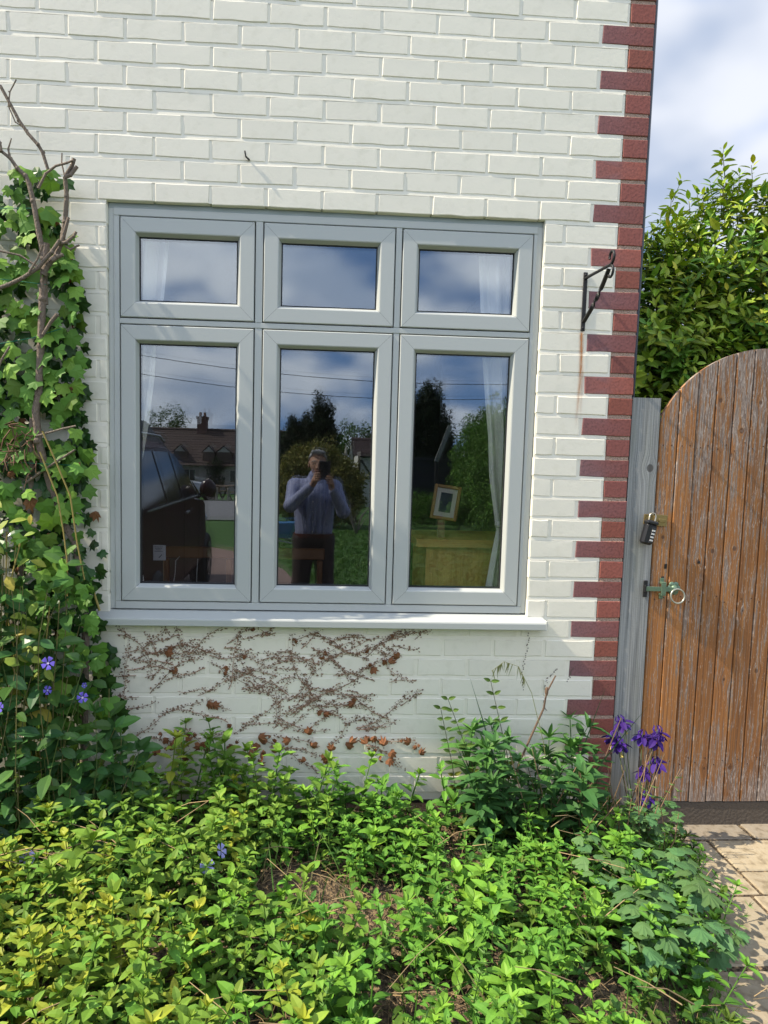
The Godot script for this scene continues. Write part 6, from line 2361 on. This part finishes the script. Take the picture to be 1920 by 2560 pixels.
	rw.quad(Vector3(-0.62, 1.66, -2.23), Vector3(0.62, 1.66, -2.23), Vector3(0.78, 1.18, -2.26), Vector3(-0.78, 1.18, -2.26))
	part(v, "rear_window", rw, glass)
	for s in [-1.0, 1.0]:
		var m := MB.new()
		m.col = Color(0.25, 0.01, 0.01)
		m.box(Vector3(s * 0.8, 1.0, -2.22), Vector3(0.1, 0.3, 0.06), Basis.IDENTITY, 0.01)
		part(v, "tail_light", m, M.shiny)

class Field:
	# grid of signed distances to smoothly joined tapered capsules, meshed as surface nets
	var lo: Vector3
	var cell: float
	var nx: int
	var ny: int
	var nz: int
	var d := PackedFloat32Array()
	func _init(a: Vector3, b: Vector3, c: float):
		lo = a
		cell = c
		nx = int((b.x - a.x) / c) + 2
		ny = int((b.y - a.y) / c) + 2
		nz = int((b.z - a.z) / c) + 2
		d.resize(nx * ny * nz)
		d.fill(0.06)
	func cap(a: Vector3, b: Vector3, ra: float, rb: float, k := 0.025, flat := Vector3.ONE):
		# flat stretches distances per axis, for chests and palms
		var m := maxf(ra, rb) * 1.0 / minf(flat.x, minf(flat.y, flat.z)) + 0.05
		var i0 := ((a.min(b) - Vector3.ONE * m - lo) / cell).floor()
		var i1 := ((a.max(b) + Vector3.ONE * m - lo) / cell).ceil()
		var ab := (b - a) * flat
		var l2 := maxf(ab.length_squared(), 1e-9)
		for z in range(maxi(0, int(i0.z)), mini(nz, int(i1.z) + 1)):
			for y in range(maxi(0, int(i0.y)), mini(ny, int(i1.y) + 1)):
				var row := (z * ny + y) * nx
				for x in range(maxi(0, int(i0.x)), mini(nx, int(i1.x) + 1)):
					var p := (lo + Vector3(x, y, z) * cell - a) * flat
					var t := clampf(p.dot(ab) / l2, 0.0, 1.0)
					var v := (p - ab * t).length() - lerpf(ra, rb, t)
					var o := d[row + x]
					var h := maxf(k - absf(o - v), 0.0) / k
					d[row + x] = minf(o, v) - h * h * k * 0.25
	func cut(c: Callable):
		for z in nz:
			for y in ny:
				for x in nx:
					var i := (z * ny + y) * nx + x
					if d[i] < 0.05: d[i] = maxf(d[i], c.call(lo + Vector3(x, y, z) * cell))
	func into(m: MB, color: Callable):
		m.has_n = true
		while m.n.size() < m.v.size(): m.n.append(Vector3.ZERO)
		var vert := {}
		var sx := 1
		var sy := nx
		var sz := nx * ny
		for z in nz - 1:
			for y in ny - 1:
				for x in nx - 1:
					var i := z * sz + y * sy + x
					var mask := 0
					var e := Vector3.ZERO
					var n := 0
					var c := [d[i], d[i + sx], d[i + sy], d[i + sy + sx], d[i + sz], d[i + sz + sx], d[i + sz + sy], d[i + sz + sy + sx]]
					for k in 8:
						if c[k] < 0.0: mask |= 1 << k
					if mask == 0 or mask == 255: continue
					for q in [[0, 1], [2, 3], [4, 5], [6, 7], [0, 2], [1, 3], [4, 6], [5, 7], [0, 4], [1, 5], [2, 6], [3, 7]]:
						var a: float = c[q[0]]
						var b: float = c[q[1]]
						if (a < 0.0) != (b < 0.0):
							var t := a / (a - b)
							var p0 := Vector3(q[0] & 1, (q[0] >> 1) & 1, q[0] >> 2)
							var p1 := Vector3(q[1] & 1, (q[1] >> 1) & 1, q[1] >> 2)
							e += p0.lerp(p1, t)
							n += 1
					var g := Vector3(c[1] + c[3] + c[5] + c[7] - c[0] - c[2] - c[4] - c[6], c[2] + c[3] + c[6] + c[7] - c[0] - c[1] - c[4] - c[5], c[4] + c[5] + c[6] + c[7] - c[0] - c[1] - c[2] - c[3]).normalized()
					vert[i] = [lo + (Vector3(x, y, z) + e / n) * cell, g]
		var quad := func(a: int, b: int, c2: int, e2: int, flip: bool):
			if not (vert.has(a) and vert.has(b) and vert.has(c2) and vert.has(e2)): return
			var o := [a, b, c2, a, c2, e2] if not flip else [a, c2, b, a, e2, c2]
			for k in o:
				m.v.append(vert[k][0])
				m.n.append(vert[k][1])
				m.c.append(color.call(vert[k][0]))
		for i in vert.keys():
			var a: bool = d[i] < 0.0
			if (d[i + sx] < 0.0) != a: quad.call(i, i - sy, i - sy - sz, i - sz, not a)
			if (d[i + sy] < 0.0) != a: quad.call(i, i - sz, i - sz - sx, i - sx, not a)
			if (d[i + sz] < 0.0) != a: quad.call(i, i - sx, i - sx - sy, i - sy, not a)

func make_person():
	# the photographer, mirrored in the middle light: stands behind the lens and holds the phone in both hands
	var px := -1.375
	var pz := 3.36
	var skin := Color(0.36, 0.2, 0.14)
	var V := func(x: float, y: float, z: float) -> Vector3: return Vector3(px + x, y, pz + z)
	# joints: x right of the wall view, so +x is his left hand side in the mirror's right
	var sl: Vector3 = V.call(-0.19, 1.40, 0.0)
	var sr: Vector3 = V.call(0.19, 1.395, 0.0)
	var el: Vector3 = V.call(-0.208, 1.225, -0.22)
	var er: Vector3 = V.call(0.262, 1.18, -0.20)
	var wl := Vector3(-1.385, 1.425, 3.03)
	var wr := Vector3(-1.225, 1.40, 3.03)
	var hips: Vector3 = V.call(0, 0.95, 0.02)
	var body := MB.new()
	var f := Field.new(V.call(-0.42, 0.0, -0.42), V.call(0.46, 1.78, 0.3), 0.013)
	f.cap(V.call(0, 1.0, 0.02), V.call(0, 1.32, 0.0), 0.118, 0.136, 0.04, Vector3(0.78, 1, 1.05))
	f.cap(V.call(-0.15, 1.39, 0), V.call(0.15, 1.39, 0), 0.065, 0.065, 0.05)
	f.cap(V.call(0, 1.4, 0.0), V.call(0.02, 1.53, -0.02), 0.06, 0.055, 0.04)
	f.cap(sl, el, 0.05, 0.04); f.cap(el, wl, 0.042, 0.027)
	f.cap(sr, er, 0.05, 0.04); f.cap(er, wr, 0.042, 0.027)
	for s in [-1.0, 1.0]:
		var hip: Vector3 = V.call(0.095 * s, 0.93, 0.02)
		var knee: Vector3 = V.call(0.11 * s, 0.5, 0.0)
		var ank: Vector3 = V.call(0.12 * s, 0.08, 0.04)
		f.cap(hip, knee, 0.085, 0.055, 0.03); f.cap(knee, ank, 0.055, 0.036, 0.03)
		f.cap(ank, ank + Vector3(0.02 * s, -0.035, -0.16), 0.036, 0.026, 0.03)
	f.into(body, func(_p): return skin)
	# head on a finer grid
	var hc: Vector3 = V.call(0.025, 1.6, -0.05)
	var hf := Field.new(hc - Vector3(0.13, 0.18, 0.16), hc + Vector3(0.13, 0.17, 0.16), 0.006)
	hf.cap(hc + Vector3(0, 0.03, 0.02), hc + Vector3(0, -0.01, -0.02), 0.083, 0.074, 0.03, Vector3(1.08, 0.92, 0.95))
	hf.cap(hc + Vector3(0, -0.03, -0.045), hc + Vector3(0, -0.085, -0.055), 0.048, 0.034, 0.03)
	hf.cap(hc + Vector3(0, -0.05, 0.03), hc + Vector3(-0.01, -0.16, 0.04), 0.056, 0.056, 0.02)
	hf.cap(hc + Vector3(0, 0.0, -0.088), hc + Vector3(0, -0.038, -0.108), 0.009, 0.014, 0.012)
	for s in [-1.0, 1.0]:
		hf.cap(hc + Vector3(0.078 * s, 0.01, 0.01), hc + Vector3(0.083 * s, -0.035, 0.0), 0.012, 0.009, 0.008, Vector3(1.6, 1, 0.8))
		hf.cap(hc + Vector3(0.015 * s, 0.022, -0.083), hc + Vector3(0.05 * s, 0.02, -0.07), 0.009, 0.008, 0.01)
	hf.cap(hc + Vector3(-0.018, -0.062, -0.092), hc + Vector3(0.018, -0.062, -0.092), 0.007, 0.007, 0.008)
	var face := func(p: Vector3) -> Color:
		var q := p - hc
		if q.z < -0.06 and absf(absf(q.x) - 0.032) < 0.014 and absf(q.y - 0.004) < 0.007: return Color(0.05, 0.035, 0.03)
		if q.z < -0.06 and absf(absf(q.x) - 0.034) < 0.02 and absf(q.y - 0.026) < 0.005: return Color(0.12, 0.11, 0.1)
		if q.z < -0.07 and absf(q.x) < 0.024 and absf(q.y + 0.062) < 0.006: return Color(0.3, 0.12, 0.1)
		return skin
	hf.into(body, face)
	# hands: palm, four fingers curled over the phone's edges, thumb behind it
	for s in [-1.0, 1.0]:
		var w := wl if s < 0 else wr
		var edge_x := -1.352 if s < 0 else -1.246
		var knuckle := Vector3(edge_x + s * 0.012, w.y + 0.055, 2.968)
		var g := Field.new(w - Vector3(0.11, 0.08, 0.12), w + Vector3(0.11, 0.16, 0.05), 0.0038)
		g.cap(w, w.lerp(knuckle, 0.6), 0.026, 0.028, 0.015, Vector3(1, 1, 1))
		for i in 4:
			var y := knuckle.y - 0.026 + i * 0.019
			var k0 := Vector3(knuckle.x + s * 0.004, y, 2.985)
			var k1 := Vector3(edge_x + s * 0.013, y + 0.006, 2.955)
			var k2 := Vector3(edge_x - s * 0.004, y + 0.008, 2.9445)
			var k3 := Vector3(edge_x - s * (0.026 if i % 3 else 0.02), y + 0.01, 2.9445)
			g.cap(w.lerp(knuckle, 0.55), k0, 0.018, 0.011, 0.012)
			g.cap(k0, k1, 0.0105, 0.0095, 0.006)
			g.cap(k1, k2, 0.0095, 0.0085, 0.004)
			g.cap(k2, k3, 0.0085, 0.0075, 0.004)
		g.cap(w.lerp(knuckle, 0.35), Vector3(edge_x - s * 0.0, w.y + 0.05, 2.992), 0.017, 0.012, 0.01)
		g.cap(Vector3(edge_x, w.y + 0.05, 2.992), Vector3(edge_x - s * 0.03, w.y + 0.075, 2.982), 0.011, 0.009, 0.006)
		g.into(body, func(_p): return skin)
	var person := part(self, "person", body, M.plain)
	tag(person, "grey haired person in a lilac blue shirt photographing the window with a phone", "person")
	# hair
	var hair := MB.new()
	var h2 := Field.new(hc - Vector3(0.13, 0.12, 0.14), hc + Vector3(0.13, 0.17, 0.16), 0.007)
	h2.cap(hc + Vector3(0, 0.035, 0.022), hc + Vector3(0, 0.0, 0.0), 0.090, 0.082, 0.02, Vector3(1.06, 0.92, 0.95))
	h2.cap(hc + Vector3(-0.04, 0.105, -0.055), hc + Vector3(0.05, 0.1, -0.05), 0.022, 0.02, 0.03)
	h2.cut(func(p: Vector3) -> float:
		var q := p - hc
		return maxf(-(q.y - 0.058 - clampf((-q.z - 0.02) * 0.55, -0.12, 0.03)), -1.0))
	h2.into(hair, func(p: Vector3): return Color(0.27, 0.27, 0.28) * (0.6 + 0.35 * absf(sin(p.x * 400.0 + p.y * 90.0))))
	part(person, "hair", hair, M.plain)
	# shirt: torso and sleeves over the body, open at neck and cuffs
	var shirt := MB.new()
	var t := Field.new(V.call(-0.44, 0.86, -0.45), V.call(0.48, 1.56, 0.3), 0.012)
	t.cap(V.call(0, 0.97, 0.015), V.call(0, 1.3, -0.005), 0.136, 0.150, 0.04, Vector3(0.79, 1, 1.02))
	t.cap(V.call(-0.15, 1.385, 0), V.call(0.15, 1.385, 0), 0.078, 0.078, 0.05)
	t.cap(V.call(0, 1.42, -0.005), V.call(0.01, 1.485, -0.015), 0.075, 0.068, 0.03)
	t.cap(sl, el, 0.062, 0.055, 0.04); t.cap(el, el.lerp(wl, 0.84), 0.056, 0.042, 0.03)
	t.cap(sr, er, 0.062, 0.055, 0.04); t.cap(er, er.lerp(wr, 0.84), 0.056, 0.042, 0.03)
	# folds
	for i in 7:
		var x := -0.12 + i * 0.04
		t.cap(V.call(x, 1.32, -0.14), V.call(x * 0.75 + 0.01 * sin(i * 2.0), 0.98, -0.135), 0.007, 0.014, 0.015)
	t.cut(func(p: Vector3) -> float: return 0.925 - p.y)
	var stripe := func(p: Vector3) -> Color:
		var q := p.x - px
		var c := Color(0.17, 0.19, 0.34) if fmod(absf(q + 1.0) * 55.0, 1.0) > 0.35 else Color(0.3, 0.32, 0.46)
		if absf(q + 0.01) < 0.014 and p.z < pz - 0.1: c = c * 0.85
		return c
	t.into(shirt, stripe)
	var sh := part(person, "shirt", shirt, M.plain)
	for i in 5:
		var b := MB.new()
		b.col = Color(0.7, 0.7, 0.72)
		b.ball(V.call(-0.01, 1.35 - i * 0.09, -0.158 + (0.006 if i > 2 else 0.0)), Vector3(0.006, 0.006, 0.003), 8, 4)
		part(sh, "button", b, M.shiny)
	# trousers and belt
	var tr := MB.new()
	var u := Field.new(V.call(-0.26, 0.0, -0.22), V.call(0.26, 1.02, 0.24), 0.013)
	u.cap(V.call(-0.05, 0.92, 0.02), V.call(0.05, 0.92, 0.02), 0.13, 0.13, 0.04, Vector3(0.95, 1, 1.02))
	for s in [-1.0, 1.0]:
		u.cap(V.call(0.09 * s, 0.9, 0.02), V.call(0.112 * s, 0.5, 0.0), 0.105, 0.082, 0.03)
		u.cap(V.call(0.112 * s, 0.5, 0.0), V.call(0.12 * s, 0.06, 0.035), 0.08, 0.07, 0.02)
	u.cut(func(p: Vector3) -> float: return maxf(p.y - 0.955, 0.04 - p.y))
	u.into(tr, func(_p): return Color(0.03, 0.016, 0.017))
	part(person, "trousers", tr, M.plain)
	var be := MB.new()
	be.col = Color(0.09, 0.03, 0.025)
	for i in 24:
		var a := TAU * i / 24
		var b := TAU * (i + 1) / 24
		var r := Vector2(0.192, 0.146)
		be.quad(V.call(cos(a) * r.x, 0.965, 0.02 + sin(a) * r.y), V.call(cos(b) * r.x, 0.965, 0.02 + sin(b) * r.y), V.call(cos(b) * r.x, 0.93, 0.02 + sin(b) * r.y), V.call(cos(a) * r.x, 0.93, 0.02 + sin(a) * r.y))
	part(person, "belt", be, M.shiny)
	for s in [-1.0, 1.0]:
		var so := MB.new()
		var q := Field.new(V.call(0.12 * s - 0.09, -0.03, -0.24), V.call(0.12 * s + 0.09, 0.14, 0.15), 0.01)
		q.cap(V.call(0.12 * s, 0.045, 0.06), V.call(0.135 * s, 0.035, -0.14), 0.052, 0.042, 0.02)
		q.cut(func(p: Vector3) -> float: return -0.005 - p.y)
		q.into(so, func(_p): return Color(0.03, 0.022, 0.02))
		part(person, "shoe", so, M.plain)
	# phone in an open flip case
	var ph := thing("phone", "dark phone in an open flip case held up by the photographer", "phone", Vector3(-1.3, 1.545, 2.958))
	var pb := MB.new()
	pb.box(Vector3(0.0, 0, 0), Vector3(0.078, 0.158, 0.009), Basis.IDENTITY, 0.003)
	part(ph, "handset", pb, mat(0.012, 0.012, 0.014, 0.35))
	var fl := MB.new()
	fl.box(Vector3(0.0465, 0.0, 0.003), Vector3(0.03, 0.16, 0.004), Basis.from_euler(Vector3(0, -0.5, 0)), 0.001)
	part(ph, "case_flap", fl, mat(0.02, 0.014, 0.02, 0.6))
	var ln := MB.new()
	ln.col = Color(0.02, 0.02, 0.025)
	for i in 2: ln.tube([Vector3(-0.024, 0.055 - i * 0.022, -0.0045), Vector3(-0.024, 0.055 - i * 0.022, -0.0065)], 0.007, 0.007, 12)
	part(ph, "lens", ln, M.shiny)
